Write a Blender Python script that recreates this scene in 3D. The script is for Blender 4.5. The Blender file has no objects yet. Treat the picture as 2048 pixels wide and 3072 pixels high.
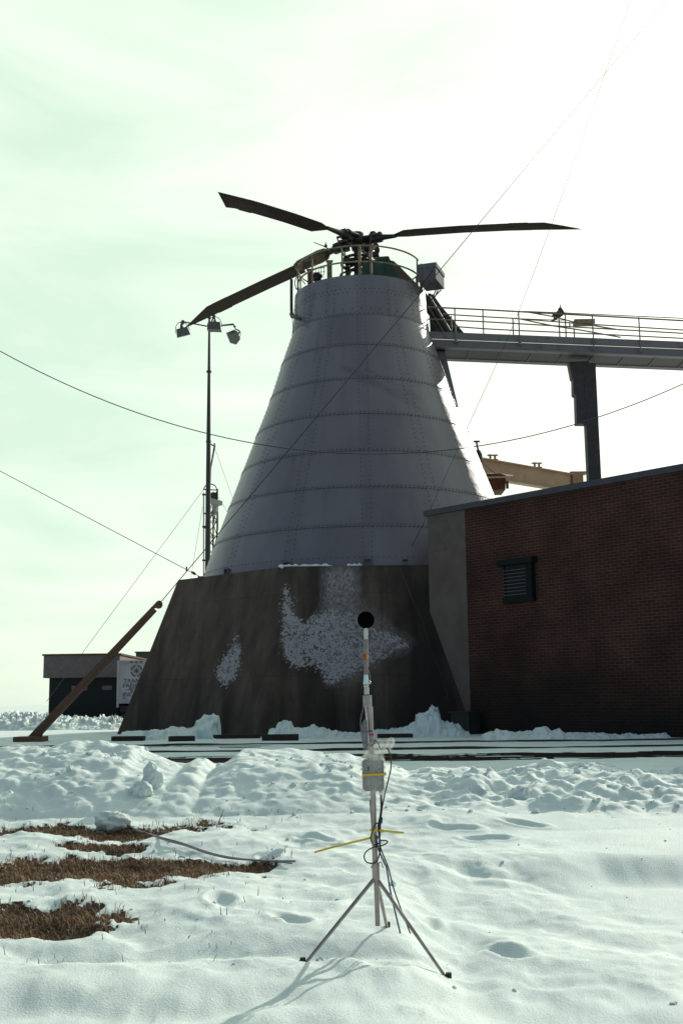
import bpy, bmesh, math, random
import numpy as np
from mathutils import Vector, Matrix, Euler
random.seed(7)
C = bpy.context.scene
COL = C.collection
rad = math.radians

# ------------------------------------------------------------------ camera
F_PX, PITCH, ROLL, CZ = 3450.0, rad(9.36), rad(0.71), 1.6
cam = bpy.data.cameras.new("camera"); cam_o = bpy.data.objects.new("camera", cam); COL.objects.link(cam_o)
cam.sensor_fit = 'VERTICAL'; cam.sensor_height = 36.0; cam.lens = F_PX/3072*36.0
cam.clip_start = 0.05; cam.clip_end = 20000
cam_o.matrix_world = Matrix.Translation((0, 0, CZ)) @ Matrix.Rotation(math.pi/2+PITCH, 4, 'X') @ Matrix.Rotation(-ROLL, 4, 'Z')
C.camera = cam_o

# ------------------------------------------------------------------ sky, sun, exposure
SUN_AZ, SUN_EL = rad(30), rad(25)          # to the right of and behind the tower
w = bpy.data.worlds.new("World"); C.world = w; w.use_nodes = True
nt = w.node_tree; nt.nodes.clear()
def N(t, kind, **kw):
    n = t.nodes.new(kind)
    for k, v in kw.items(): setattr(n, k, v)
    return n
out = N(nt, 'ShaderNodeOutputWorld'); bg = N(nt, 'ShaderNodeBackground'); bg.inputs['Strength'].default_value = 0.1
sky = N(nt, 'ShaderNodeTexSky', sky_type='NISHITA'); sky.sun_disc = False
sky.sun_elevation = SUN_EL; sky.sun_rotation = SUN_AZ; sky.air_density = 1.0; sky.dust_density = 2.0; sky.ozone_density = 1.0
tc = N(nt, 'ShaderNodeTexCoord')
mp = N(nt, 'ShaderNodeMapping'); mp.inputs['Scale'].default_value = (1.6, 1.0, 6.5); mp.inputs['Rotation'].default_value = (0, rad(12), 0)
n1 = N(nt, 'ShaderNodeTexNoise'); n1.inputs['Scale'].default_value = 2.3; n1.inputs['Detail'].default_value = 9; n1.inputs['Roughness'].default_value = 0.52; n1.inputs['Distortion'].default_value = 0.5
r1 = N(nt, 'ShaderNodeValToRGB'); r1.color_ramp.elements[0].position = 0.35; r1.color_ramp.elements[1].position = 0.65
r1.color_ramp.elements[0].color = (7.0, 9.1, 7.3, 1); r1.color_ramp.elements[1].color = (9.2, 10.4, 8.8, 1)
# veil of high cloud: thick towards the sun's half of the sky, thin behind the camera
vd = N(nt, 'ShaderNodeVectorMath', operation='DOT_PRODUCT')
vd.inputs[1].default_value = (math.sin(SUN_AZ)*math.cos(SUN_EL), math.cos(SUN_AZ)*math.cos(SUN_EL), math.sin(SUN_EL))
mr = N(nt, 'ShaderNodeMapRange'); mr.inputs['From Min'].default_value = 0.0; mr.inputs['From Max'].default_value = 0.7
mr.inputs['To Min'].default_value = 0.0; mr.inputs['To Max'].default_value = 0.93
mx = N(nt, 'ShaderNodeMix', data_type='RGBA')
L = nt.links.new
L(tc.outputs['Generated'], mp.inputs['Vector']); L(mp.outputs['Vector'], n1.inputs['Vector']); L(n1.outputs['Fac'], r1.inputs['Fac'])
L(tc.outputs['Generated'], vd.inputs[0]); L(vd.outputs['Value'], mr.inputs['Value']); L(mr.outputs['Result'], mx.inputs['Factor'])
L(sky.outputs['Color'], mx.inputs['A']); L(r1.outputs['Color'], mx.inputs['B'])
# the cloud veil glows round the sun
pw = N(nt, 'ShaderNodeMath', operation='POWER'); pw.inputs[1].default_value = 16.0; pw.use_clamp = False
mxm = N(nt, 'ShaderNodeMath', operation='MAXIMUM'); mxm.inputs[1].default_value = 0.0
gl = N(nt, 'ShaderNodeVectorMath', operation='SCALE'); gl.inputs[0].default_value = (6.0, 4.0, 4.5)
ad = N(nt, 'ShaderNodeVectorMath', operation='ADD')
L(vd.outputs['Value'], mxm.inputs[0]); L(mxm.outputs[0], pw.inputs[0]); L(pw.outputs[0], gl.inputs['Scale'])
L(mx.outputs['Result'], ad.inputs[0]); L(gl.outputs[0], ad.inputs[1]); L(ad.outputs[0], bg.inputs['Color']); L(bg.outputs[0], out.inputs['Surface'])
sun = bpy.data.lights.new("sun", 'SUN'); sun.energy = 3.8; sun.angle = rad(0.6); sun.color = (1.0, 0.95, 0.84)
sun_o = bpy.data.objects.new("sun", sun); COL.objects.link(sun_o)
sv = Vector((math.sin(SUN_AZ)*math.cos(SUN_EL), math.cos(SUN_AZ)*math.cos(SUN_EL), math.sin(SUN_EL)))
sun_o.rotation_euler = sv.to_track_quat('Z', 'Y').to_euler(); sun_o.location = sv*200
C.view_settings.view_transform = 'Standard'; C.view_settings.look = 'None'
C.view_settings.exposure = 0.08; C.view_settings.gamma = 1.0

# ------------------------------------------------------------------ helpers
_c, _s, _cr, _sr = math.cos(PITCH), math.sin(PITCH), math.cos(ROLL), math.sin(ROLL)
def P(px, py, Y):
    """measure the photograph: the place in the world, Y metres away, that is seen at photo pixel px, py"""
    a, b = px-1024, py-1536
    a, b = a*_cr-b*_sr, a*_sr+b*_cr
    cx, cy = a/F_PX, -b/F_PX
    k = Y/(_c-cy*_s)
    return Vector((cx*k, Y, CZ+k*(_s+cy*_c)))
def hz(py, Y): return P(1024, py, Y).z

def mat(name, col, rough=0.7, metal=0.0, col2=None, scale=4.0, stretch=(1,1,1), contrast=(0.35,0.65), bump=0.0, bscale=30.0, spec=0.5, detail=6, world=True, coat=0):
    m = bpy.data.materials.new(name); m.use_nodes = True; t = m.node_tree
    b = t.nodes['Principled BSDF']; b.inputs['Roughness'].default_value = rough; b.inputs['Metallic'].default_value = metal
    b.inputs['Specular IOR Level'].default_value = spec; b.inputs['Coat Weight'].default_value = coat
    b.inputs['Base Color'].default_value = (*col, 1)
    if col2 or bump:
        g = t.nodes.new('ShaderNodeNewGeometry')
    if col2:
        mpn = t.nodes.new('ShaderNodeMapping'); mpn.inputs['Scale'].default_value = stretch
        n = t.nodes.new('ShaderNodeTexNoise'); n.inputs['Scale'].default_value = scale; n.inputs['Detail'].default_value = detail; n.inputs['Roughness'].default_value = 0.6
        r = t.nodes.new('ShaderNodeValToRGB'); r.color_ramp.elements[0].position = contrast[0]; r.color_ramp.elements[1].position = contrast[1]
        r.color_ramp.elements[0].color = (*col, 1); r.color_ramp.elements[1].color = (*col2, 1)
        t.links.new(g.outputs['Position'], mpn.inputs['Vector']); t.links.new(mpn.outputs[0], n.inputs['Vector'])
        t.links.new(n.outputs['Fac'], r.inputs['Fac']); t.links.new(r.outputs['Color'], b.inputs['Base Color'])
    if bump:
        n = t.nodes.new('ShaderNodeTexNoise'); n.inputs['Scale'].default_value = bscale; n.inputs['Detail'].default_value = 5
        bp = t.nodes.new('ShaderNodeBump'); bp.inputs['Strength'].default_value = bump; bp.inputs['Distance'].default_value = 0.02
        t.links.new(g.outputs['Position'], n.inputs['Vector']); t.links.new(n.outputs['Fac'], bp.inputs['Height']); t.links.new(bp.outputs[0], b.inputs['Normal'])
    return m

ORG = {}
def setp(o, label=None, cat=None, group=None, kind=None):
    if label: o['label'] = label
    if cat: o['category'] = cat
    if group: o['group'] = group
    if kind: o['kind'] = kind
    return o
def thing(name, loc, label, cat, group=None):
    o = bpy.data.objects.new(name, None); COL.objects.link(o); o.location = loc; o.empty_display_size = 0.2
    ORG[o.name] = Vector(loc); return setp(o, label, cat, group)

class MB:
    def __init__(s): s.v = []; s.f = []; s.m = []; s.sm = []
    def add(s, vs, fs, mi=0, smooth=False):
        b = len(s.v); s.v += [tuple(v) for v in vs]
        for f in fs: s.f.append(tuple(i+b for i in f)); s.m.append(mi); s.sm.append(smooth)
        return s
    def hexa(s, p, mi=0):
        """8 corners: bottom 0-3 round, top 4-7 round"""
        return s.add(p, [(3,2,1,0),(4,5,6,7),(0,1,5,4),(1,2,6,5),(2,3,7,6),(3,0,4,7)], mi)
    def box(s, c, size, rot=None, mi=0, bev=0.0):
        hx, hy, hz_ = size[0]/2, size[1]/2, size[2]/2; c = Vector(c)
        R = rot if rot is not None else Matrix.Identity(3)
        if bev <= 0:
            ps = [Vector((x,y,z)) for z in (-hz_,hz_) for x,y in ((-hx,-hy),(hx,-hy),(hx,hy),(-hx,hy))]
            return s.hexa([c+R@p for p in ps], mi)
        bm = bmesh.new(); bmesh.ops.create_cube(bm, size=1)
        for v in bm.verts: v.co = Vector((v.co.x*size[0], v.co.y*size[1], v.co.z*size[2]))
        bmesh.ops.bevel(bm, geom=list(bm.edges), offset=bev, segments=2, affect='EDGES', profile=0.6)
        s.add([c+R@v.co for v in bm.verts], [[v.index for v in f.verts] for f in bm.faces], mi, False); bm.free(); return s
    def tube(s, pts, r, n=8, mi=0, caps=True, smooth=True, closed=False):
        pts = [Vector(p) for p in pts]; k = len(pts)
        rs = r if isinstance(r, (list, tuple)) else [r]*k
        up = None; rings = []
        for i, p in enumerate(pts):
            if closed: d = pts[(i+1) % k]-pts[i-1]
            else: d = pts[min(i+1, k-1)]-pts[max(i-1, 0)]
            if d.length < 1e-9: d = Vector((0,0,1))
            d.normalize()
            if up is None:
                up = Vector((0,0,1)) if abs(d.z) < 0.9 else Vector((0,1,0))
            a = up - d*up.dot(d)
            if a.length < 1e-6: a = d.orthogonal()
            a.normalize(); up = a; b = d.cross(a)
            rings.append([p+(a*math.cos(2*math.pi*j/n)+b*math.sin(2*math.pi*j/n))*rs[i] for j in range(n)])
        vs = [v for R_ in rings for v in R_]; fs = []
        for i in range(k if closed else k-1):
            i2 = (i+1) % k
            for j in range(n): fs.append((i*n+j, i*n+(j+1)%n, i2*n+(j+1)%n, i2*n+j))
        s.add(vs, fs, mi, smooth)
        if caps and not closed:
            b = len(s.v); s.v += [tuple(v) for v in rings[0]]+[tuple(v) for v in rings[-1]]
            s.f.append(tuple(b+j for j in range(n))[::-1]); s.f.append(tuple(b+n+j for j in range(n)))
            s.m += [mi, mi]; s.sm += [False, False]
        return s
    def lathe(s, prof, c=(0,0,0), n=32, mi=0, smooth=True, axis=None):
        c = Vector(c); q = Matrix.Identity(3) if axis is None else Vector(axis).to_track_quat('Z','Y').to_matrix()
        vs = [c+q@Vector((r*math.cos(2*math.pi*j/n), r*math.sin(2*math.pi*j/n), z)) for r, z in prof for j in range(n)]
        fs = [(i*n+j, i*n+(j+1)%n, (i+1)*n+(j+1)%n, (i+1)*n+j) for i in range(len(prof)-1) for j in range(n)]
        return s.add(vs, fs, mi, smooth)
    def cyl(s, a, b, r, r2=None, n=16, mi=0): return s.tube([a, b], [r, r if r2 is None else r2], n, mi)
    def prism(s, poly, d, mi=0):
        """closed outline (3D points, planar) extruded along d"""
        n = len(poly); poly = [Vector(p) for p in poly]; d = Vector(d)
        return s.add(poly+[p+d for p in poly], [tuple(range(n))[::-1], tuple(range(n, 2*n))]+[(i, (i+1)%n, (i+1)%n+n, i+n) for i in range(n)], mi)
    def build(s, name, mats, parent=None, **kw):
        org = ORG[parent.name] if parent else Vector((0,0,0))
        if not parent and s.v:
            a = np.array(s.v); org = Vector(((a[:,0].min()+a[:,0].max())/2, (a[:,1].min()+a[:,1].max())/2, a[:,2].min()))
        me = bpy.data.meshes.new(name)
        me.from_pydata([(x-org.x, y-org.y, z-org.z) for x, y, z in s.v], [], s.f)
        for m in (mats if isinstance(mats, (list, tuple)) else [mats]): me.materials.append(m)
        me.polygons.foreach_set('material_index', s.m); me.polygons.foreach_set('use_smooth', s.sm)
        bm = bmesh.new(); bm.from_mesh(me); bmesh.ops.recalc_face_normals(bm, faces=bm.faces); bm.to_mesh(me); bm.free()
        me.update()
        o = bpy.data.objects.new(name, me); COL.objects.link(o)
        if parent: o.parent = parent; ORG[o.name] = org
        else: o.location = org; ORG[o.name] = org
        return setp(o, **kw)

def spline(pts, n=8):
    """Catmull-Rom through 3D points"""
    pts = [Vector(p) for p in pts]; q = [pts[0]*2-pts[1]]+pts+[pts[-1]*2-pts[-2]]; out = []
    for i in range(1, len(q)-2):
        for k in range(n):
            t = k/n; a, b, c, d = q[i-1], q[i], q[i+1], q[i+2]
            out.append(0.5*((2*b)+(c-a)*t+(2*a-5*b+4*c-d)*t*t+(3*b-a-3*c+d)*t**3))
    return out+[pts[-1]]

# numpy noise ------------------------------------------------------
def _h(ix, iy, sd):
    a = (ix.astype(np.int64)*374761393+iy.astype(np.int64)*668265263+sd*1442695041) & 0xffffffff
    a = ((a ^ (a >> 13))*1274126177) & 0xffffffff
    return ((a ^ (a >> 16)) & 0xffffff)/float(0xffffff)
def vn(x, y, sd=0):
    x0, y0 = np.floor(x), np.floor(y); fx, fy = x-x0, y-y0
    fx = fx*fx*fx*(fx*(fx*6-15)+10); fy = fy*fy*fy*(fy*(fy*6-15)+10)
    a, b, c_, d = _h(x0, y0, sd), _h(x0+1, y0, sd), _h(x0, y0+1, sd), _h(x0+1, y0+1, sd)
    return (a*(1-fx)+b*fx)*(1-fy)+(c_*(1-fx)+d*fx)*fy
def fbm(x, y, o=5, sd=0, g=0.5):
    r = 0; am = 1; t = 0
    for i in range(o):
        r = r+am*vn(x*2**i+i*17.3, y*2**i-i*9.1, sd+i); t += am; am *= g
    return r/t*2-1
def cells(x, y, sd=0):
    ix, iy = np.floor(x), np.floor(y); best = np.full(x.shape, 9.0); val = np.zeros(x.shape)
    for dx in (-1, 0, 1):
        for dy in (-1, 0, 1):
            cx, cy = ix+dx, iy+dy
            px, py = cx+_h(cx, cy, sd), cy+_h(cx, cy, sd+5)
            d = np.hypot(x-px, y-py); v = _h(cx, cy, sd+9)
            m = d < best; best = np.where(m, d, best); val = np.where(m, v, val)
    return best, val
def ss(a, b, x): t = np.clip((x-a)/(b-a), 0, 1); return t*t*(3-2*t)

# ------------------------------------------------------------------ materials
def snow_mat():
    m = bpy.data.materials.new('snow'); m.use_nodes = True; t = m.node_tree; b = t.nodes['Principled BSDF']
    b.inputs['Roughness'].default_value = 0.75; b.inputs['Specular IOR Level'].default_value = 0.25
    g = t.nodes.new('ShaderNodeNewGeometry')
    n = t.nodes.new('ShaderNodeTexNoise'); n.inputs['Scale'].default_value = 1.3; n.inputs['Detail'].default_value = 8
    r = t.nodes.new('ShaderNodeValToRGB'); r.color_ramp.elements[0].position = 0.3; r.color_ramp.elements[1].position = 0.6
    r.color_ramp.elements[0].color = (0.62, 0.70, 0.69, 1); r.color_ramp.elements[1].color = (0.72, 0.80, 0.77, 1)
    n2 = t.nodes.new('ShaderNodeTexNoise'); n2.inputs['Scale'].default_value = 75; n2.inputs['Detail'].default_value = 8; n2.inputs['Roughness'].default_value = 0.7
    bp = t.nodes.new('ShaderNodeBump'); bp.inputs['Strength'].default_value = 0.9; bp.inputs['Distance'].default_value = 0.010
    for a_ in (n, n2): t.links.new(g.outputs['Position'], a_.inputs['Vector'])
    t.links.new(n.outputs['Fac'], r.inputs['Fac']); t.links.new(r.outputs['Color'], b.inputs['Base Color'])
    t.links.new(n2.outputs['Fac'], bp.inputs['Height']); t.links.new(bp.outputs[0], b.inputs['Normal'])
    return m
M = {}
M['snow'] = snow_mat()
M['road'] = mat('wet asphalt', (0.009,0.007,0.007), 1.0, col2=(0.018,0.014,0.013), scale=6, bump=0.4, bscale=14, spec=0.05)
M['soil'] = mat('soil', (0.022,0.014,0.009), 0.95, col2=(0.07,0.045,0.025), scale=9, bump=0.8, bscale=40)
M['rail'] = mat('rail steel', (0.03,0.02,0.017), 0.6, 0.3, col2=(0.06,0.035,0.025), scale=8)
M['timber'] = mat('timber', (0.018,0.012,0.010), 0.9, col2=(0.04,0.025,0.018), scale=5, stretch=(1,6,12), bump=0.5)
M['dark'] = mat('blade paint', (0.020,0.010,0.007), 0.6, col2=(0.030,0.016,0.011), scale=1.5, spec=0.3)
M['hubm'] = mat('hub metal', (0.018,0.013,0.014), 0.45, 0.4, col2=(0.06,0.05,0.055), scale=5, contrast=(0.5,0.7))
M['chrome'] = mat('bright metal', (0.42,0.40,0.40), 0.25, 0.9)
M['pipe'] = mat('tube metal', (0.40,0.36,0.35), 0.32, 0.85, col2=(0.25,0.20,0.19), scale=14, stretch=(1,1,.5))
M['railing'] = mat('railing paint', (0.27,0.20,0.12), 0.6, col2=(0.11,0.07,0.045), scale=7)
M['green'] = mat('green paint', (0.010,0.036,0.020), 0.5, col2=(0.018,0.055,0.031), scale=4)
M['grey'] = mat('grey sheet', (0.14,0.13,0.145), 0.85, 0.0, col2=(0.10,0.092,0.10), scale=5, stretch=(1,1,.4), spec=0.15)
M['bridge'] = mat('bridge paint', (0.15,0.14,0.15), 0.6, 0.0, col2=(0.085,0.045,0.03), scale=3.2, contrast=(0.55,0.75), detail=9)
M['darksteel'] = mat('dark steel', (0.03,0.026,0.028), 0.6, 0.2, col2=(0.05,0.04,0.04), scale=6)
M['brown'] = mat('brown boom', (0.13,0.060,0.028), 0.6, 0.1, col2=(0.08,0.038,0.022), scale=7)
M['camo'] = mat('mottled cover', (0.035,0.022,0.020), 0.8, col2=(0.10,0.075,0.035), scale=3.4, contrast=(0.45,0.55))
M['cable'] = mat('cable rubber', (0.012,0.009,0.009), 0.45)
M['wire'] = mat('wire', (0.03,0.028,0.025), 0.6)
M['greycable'] = mat('grey cable', (0.16,0.16,0.18), 0.45)
M['blue'] = mat('blue tape', (0.03,0.05,0.14), 0.5)
M['yellow'] = mat('yellow nylon', (0.62,0.42,0.015), 0.4)
M['red'] = mat('red tape', (0.30,0.035,0.012), 0.5)
M['gold'] = mat('amber tape', (0.40,0.22,0.05), 0.35)
M['foam'] = mat('foam', (0.002,0.003,0.003), 1.0, bump=0.4, bscale=260, spec=0.0)
M['whitetube'] = mat('white tube', (0.50,0.48,0.44), 0.5)
M['greytube'] = mat('taped tube', (0.22,0.19,0.185), 0.5, col2=(0.15,0.12,0.12), scale=30)
M['collar'] = mat('grey collar', (0.32,0.30,0.31), 0.6, col2=(0.24,0.22,0.23), scale=40)
M['ice'] = mat('pale blue plastic', (0.50,0.64,0.68), 0.4)
M['casing'] = mat('instrument casing', (0.27,0.255,0.24), 0.6, col2=(0.22,0.21,0.20), scale=25)
M['black'] = mat('black', (0.006,0.006,0.007), 0.7)
M['trailer'] = mat('trailer paint', (0.30,0.29,0.315), 0.5, col2=(0.22,0.205,0.215), scale=1.2, stretch=(1,1,.5))
M['ink'] = mat('lettering', (0.03,0.025,0.035), 0.6)
M['marker'] = mat('red lamp', (0.08,0.02,0.02), 0.5)
M['girder'] = mat('yellow girder paint', (0.36,0.22,0.13), 0.6, col2=(0.28,0.16,0.095), scale=2)
M['rust'] = mat('rust', (0.05,0.018,0.010), 0.9, col2=(0.14,0.05,0.02), scale=5)
M['vent'] = mat('vent green', (0.005,0.010,0.009), 0.7, spec=0.2)
M['slat'] = mat('slat', (0.035,0.035,0.042), 0.5, 0.1)
M['lip'] = mat('pale lip', (0.12,0.12,0.14), 0.5)  # paler grey strip that sets off each slat's front edge
M['flash'] = mat('roof flashing', (0.042,0.038,0.052), 0.7, col2=(0.06,0.055,0.07), scale=4)
M['lamp'] = mat('lamp housing', (0.06,0.055,0.052), 0.7, 0.0, col2=(0.10,0.10,0.09), scale=9)
M['shop'] = mat('dark cladding', (0.006,0.008,0.008), 0.8)
M['fascia'] = mat('pale fascia', (0.16,0.12,0.12), 0.8, col2=(0.12,0.09,0.09), scale=3)
M['farwall'] = mat('brown cladding', (0.10,0.075,0.06), 0.9)
M['greenbin'] = mat('bin paint', (0.016,0.020,0.018), 0.6, col2=(0.026,0.026,0.022), scale=6)

def shell_mat():
    m = bpy.data.materials.new('grey shell paint'); m.use_nodes = True; t = m.node_tree; b = t.nodes['Principled BSDF']; lk = t.links.new
    b.inputs['Roughness'].default_value = 0.36; b.inputs['Specular IOR Level'].default_value = 0.6; b.inputs['Coat Weight'].default_value = 0.0
    g = t.nodes.new('ShaderNodeNewGeometry')
    def noise(sc, st, d=6):
        mp_ = t.nodes.new('ShaderNodeMapping'); mp_.inputs['Scale'].default_value = st
        n = t.nodes.new('ShaderNodeTexNoise'); n.inputs['Scale'].default_value = sc; n.inputs['Detail'].default_value = d
        lk(g.outputs['Position'], mp_.inputs['Vector']); lk(mp_.outputs[0], n.inputs['Vector']); return n
    a = noise(1.5, (1,1,.12), 8); c = noise(0.5, (1,1,.6), 5); d = noise(26, (1,1,1), 4)
    r = t.nodes.new('ShaderNodeValToRGB'); r.color_ramp.elements[0].position = 0.3; r.color_ramp.elements[1].position = 0.7
    r.color_ramp.elements[0].color = (0.124,0.107,0.125,1); r.color_ramp.elements[1].color = (0.166,0.148,0.166,1)
    mm = t.nodes.new('ShaderNodeMath'); mm.operation = 'MULTIPLY_ADD'; mm.inputs[1].default_value = 0.55
    m2 = t.nodes.new('ShaderNodeMath'); m2.operation = 'MULTIPLY'; m2.inputs[1].default_value = 0.45
    lk(c.outputs['Fac'], m2.inputs[0]); lk(a.outputs['Fac'], mm.inputs[0]); lk(m2.outputs[0], mm.inputs[2]); lk(mm.outputs[0], r.inputs['Fac'])
    # rust weeping along the plate joints and grime swashes carried by the attribute 'stain'
    at = t.nodes.new('ShaderNodeAttribute'); at.attribute_name = 'stain'
    dm = t.nodes.new('ShaderNodeMath'); dm.operation = 'MULTIPLY'
    rr = t.nodes.new('ShaderNodeMapRange'); rr.inputs['From Min'].default_value = 0.35; rr.inputs['From Max'].default_value = 0.7
    lk(d.outputs['Fac'], rr.inputs['Value']); lk(rr.outputs[0], dm.inputs[0]); lk(at.outputs['Fac'], dm.inputs[1])
    mx_ = t.nodes.new('ShaderNodeMix'); mx_.data_type = 'RGBA'; mx_.inputs['B'].default_value = (0.045,0.040,0.045,1)
    tn = t.nodes.new('ShaderNodeAttribute'); tn.attribute_name = 'tone'; tm = t.nodes.new('ShaderNodeVectorMath'); tm.operation = 'SCALE'; lk(r.outputs['Color'], tm.inputs[0]); lk(tn.outputs['Fac'], tm.inputs['Scale'])
    lk(dm.outputs[0], mx_.inputs['Factor']); lk(tm.outputs[0], mx_.inputs['A']); lk(mx_.outputs['Result'], b.inputs['Base Color'])
    e = noise(0.9, (1,1,1), 3); bp = t.nodes.new('ShaderNodeBump'); bp.inputs['Strength'].default_value = 0.45; bp.inputs['Distance'].default_value = 0.08
    lk(e.outputs['Fac'], bp.inputs['Height']); lk(bp.outputs[0], b.inputs['Normal'])
    return m
M['shell'] = shell_mat()
M['bolt'] = mat('rusty bolts', (0.028,0.022,0.022), 0.9, 0.0, col2=(0.055,0.046,0.048), scale=9, spec=0.1)

def concrete_mat():
    m = bpy.data.materials.new('stained concrete'); m.use_nodes = True; t = m.node_tree; b = t.nodes['Principled BSDF']; lk = t.links.new
    b.inputs['Roughness'].default_value = 0.9; b.inputs['Specular IOR Level'].default_value = 0.2
    g = t.nodes.new('ShaderNodeNewGeometry')
    def noise(sc, st, d=6, ro=0.6):
        mp_ = t.nodes.new('ShaderNodeMapping'); mp_.inputs['Scale'].default_value = st
        n = t.nodes.new('ShaderNodeTexNoise'); n.inputs['Scale'].default_value = sc; n.inputs['Detail'].default_value = d; n.inputs['Roughness'].default_value = ro
        lk(g.outputs['Position'], mp_.inputs['Vector']); lk(mp_.outputs[0], n.inputs['Vector']); return n
    a = noise(2.2, (1,1,.14), 8); r = t.nodes.new('ShaderNodeValToRGB'); r.color_ramp.elements[0].position = 0.32; r.color_ramp.elements[1].position = 0.72
    r.color_ramp.elements[0].color = (0.056,0.040,0.032,1); r.color_ramp.elements[1].color = (0.132,0.097,0.078,1)
    lk(a.outputs['Fac'], r.inputs['Fac'])
    sp = noise(60, (1,1,1), 3); m0 = t.nodes.new('ShaderNodeMix'); m0.data_type = 'RGBA'; m0.blend_type = 'MULTIPLY'; m0.inputs['Factor'].default_value = 0.6
    rs = t.nodes.new('ShaderNodeMapRange'); rs.inputs['From Min'].default_value = 0.3; rs.inputs['From Max'].default_value = 0.7; rs.inputs['To Min'].default_value = 0.5; rs.inputs['To Max'].default_value = 1.35
    lk(sp.outputs['Fac'], rs.inputs['Value']); lk(r.outputs['Color'], m0.inputs['A']); lk(rs.outputs[0], m0.inputs['B'])
    # near-black marks, placed by a point attribute
    at2 = t.nodes.new('ShaderNodeAttribute'); at2.attribute_name = 'dark_marks'
    md = t.nodes.new('ShaderNodeMix'); md.data_type = 'RGBA'; md.inputs['B'].default_value = (0.016,0.014,0.012,1)
    sx2 = t.nodes.new('ShaderNodeSeparateXYZ'); lk(g.outputs['Position'], sx2.inputs[0]); cb2 = t.nodes.new('ShaderNodeCombineXYZ'); lk(sx2.outputs['X'], cb2.inputs['X']); lk(sx2.outputs['Z'], cb2.inputs['Y'])
    bk2 = t.nodes.new('ShaderNodeTexBrick'); bk2.offset = 0.0; bk2.inputs['Scale'].default_value = 1; bk2.inputs['Brick Width'].default_value = 1.22; bk2.inputs['Row Height'].default_value = 2.3; bk2.inputs['Mortar Size'].default_value = 0.022; bk2.inputs['Mortar Smooth'].default_value = 1.0
    bk2.inputs['Color1'].default_value = (1,1,1,1); bk2.inputs['Color2'].default_value = (0.82,0.84,0.86,1); bk2.inputs['Mortar'].default_value = (0.66,0.68,0.68,1); lk(cb2.outputs[0], bk2.inputs['Vector'])
    mk = t.nodes.new('ShaderNodeMix'); mk.data_type = 'RGBA'; mk.blend_type = 'MULTIPLY'; mk.inputs['Factor'].default_value = 0.7; lk(m0.outputs['Result'], mk.inputs['A']); lk(bk2.outputs['Color'], mk.inputs['B'])
    lk(at2.outputs['Fac'], md.inputs['Factor']); lk(mk.outputs['Result'], md.inputs['A'])
    # flaking white paint: density in attribute 'flake', broken up into chips
    at = t.nodes.new('ShaderNodeAttribute'); at.attribute_name = 'flake'
    ch = noise(17, (1,1,1.0), 4, 0.62)
    wv = t.nodes.new('ShaderNodeVectorMath'); wv.operation = 'MULTIPLY_ADD'; wv.inputs[1].default_value = (0.09,0.09,0.09); lk(noise(9, (1,1,1), 4).outputs['Color'], wv.inputs[0]); lk(g.outputs['Position'], wv.inputs[2])
    mpv = t.nodes.new('ShaderNodeMapping'); mpv.inputs['Scale'].default_value = (1.0, 0.35, 1.25); lk(wv.outputs[0], mpv.inputs['Vector'])
    v1 = t.nodes.new('ShaderNodeTexVoronoi'); v1.feature = 'F1'; v1.inputs['Scale'].default_value = 13; v2 = t.nodes.new('ShaderNodeTexVoronoi'); v2.feature = 'DISTANCE_TO_EDGE'; v2.inputs['Scale'].default_value = 13
    lk(mpv.outputs[0], v1.inputs['Vector']); lk(mpv.outputs[0], v2.inputs['Vector'])
    sr = t.nodes.new('ShaderNodeSeparateColor'); lk(v1.outputs['Color'], sr.inputs[0])
    # chip height: random per flake, eaten by cracks between flakes and by fine noise
    ck = t.nodes.new('ShaderNodeMapRange'); ck.inputs['From Max'].default_value = 0.10; ck.inputs['To Min'].default_value = -0.24; ck.inputs['To Max'].default_value = 0.0; lk(v2.outputs['Distance'], ck.inputs['Value'])
    ma = t.nodes.new('ShaderNodeMath'); ma.operation = 'MULTIPLY_ADD'; ma.inputs[1].default_value = 0.22; lk(sr.outputs[0], ma.inputs[0]); lk(ch.outputs['Fac'], ma.inputs[2])
    mb_ = t.nodes.new('ShaderNodeMath'); mb_.operation = 'ADD'; lk(ma.outputs[0], mb_.inputs[0]); lk(ck.outputs[0], mb_.inputs[1])
    sub = t.nodes.new('ShaderNodeMath'); sub.operation = 'ADD'; lk(mb_.outputs[0], sub.inputs[0]); lk(at.outputs['Fac'], sub.inputs[1])
    st = t.nodes.new('ShaderNodeMapRange'); st.inputs['From Min'].default_value = 0.99; st.inputs['From Max'].default_value = 1.10
    lk(sub.outputs[0], st.inputs['Value'])
    at3 = t.nodes.new('ShaderNodeAttribute'); at3.attribute_name = 'film'
    mxx = t.nodes.new('ShaderNodeMath'); mxx.operation = 'MAXIMUM'; fm = t.nodes.new('ShaderNodeMath'); fm.operation = 'MULTIPLY'
    cf = noise(16, (1,1,.5), 6, 0.7); cr = t.nodes.new('ShaderNodeMapRange'); cr.inputs['From Min'].default_value = 0.3; cr.inputs['From Max'].default_value = 0.7
    lk(cf.outputs['Fac'], cr.inputs['Value']); lk(cr.outputs[0], fm.inputs[0]); lk(at3.outputs['Fac'], fm.inputs[1])
    lk(st.outputs[0], mxx.inputs[0]); lk(fm.outputs[0], mxx.inputs[1])
    mf = t.nodes.new('ShaderNodeMix'); mf.data_type = 'RGBA'; mf.inputs['B'].default_value = (0.35,0.32,0.335,1)
    lk(mxx.outputs[0], mf.inputs['Factor']); lk(md.outputs['Result'], mf.inputs['A']); lk(mf.outputs['Result'], b.inputs['Base Color'])
    bn = noise(20, (1,1,1), 6); bp = t.nodes.new('ShaderNodeBump'); bp.inputs['Strength'].default_value = 0.3; bp.inputs['Distance'].default_value = 0.03
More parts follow.
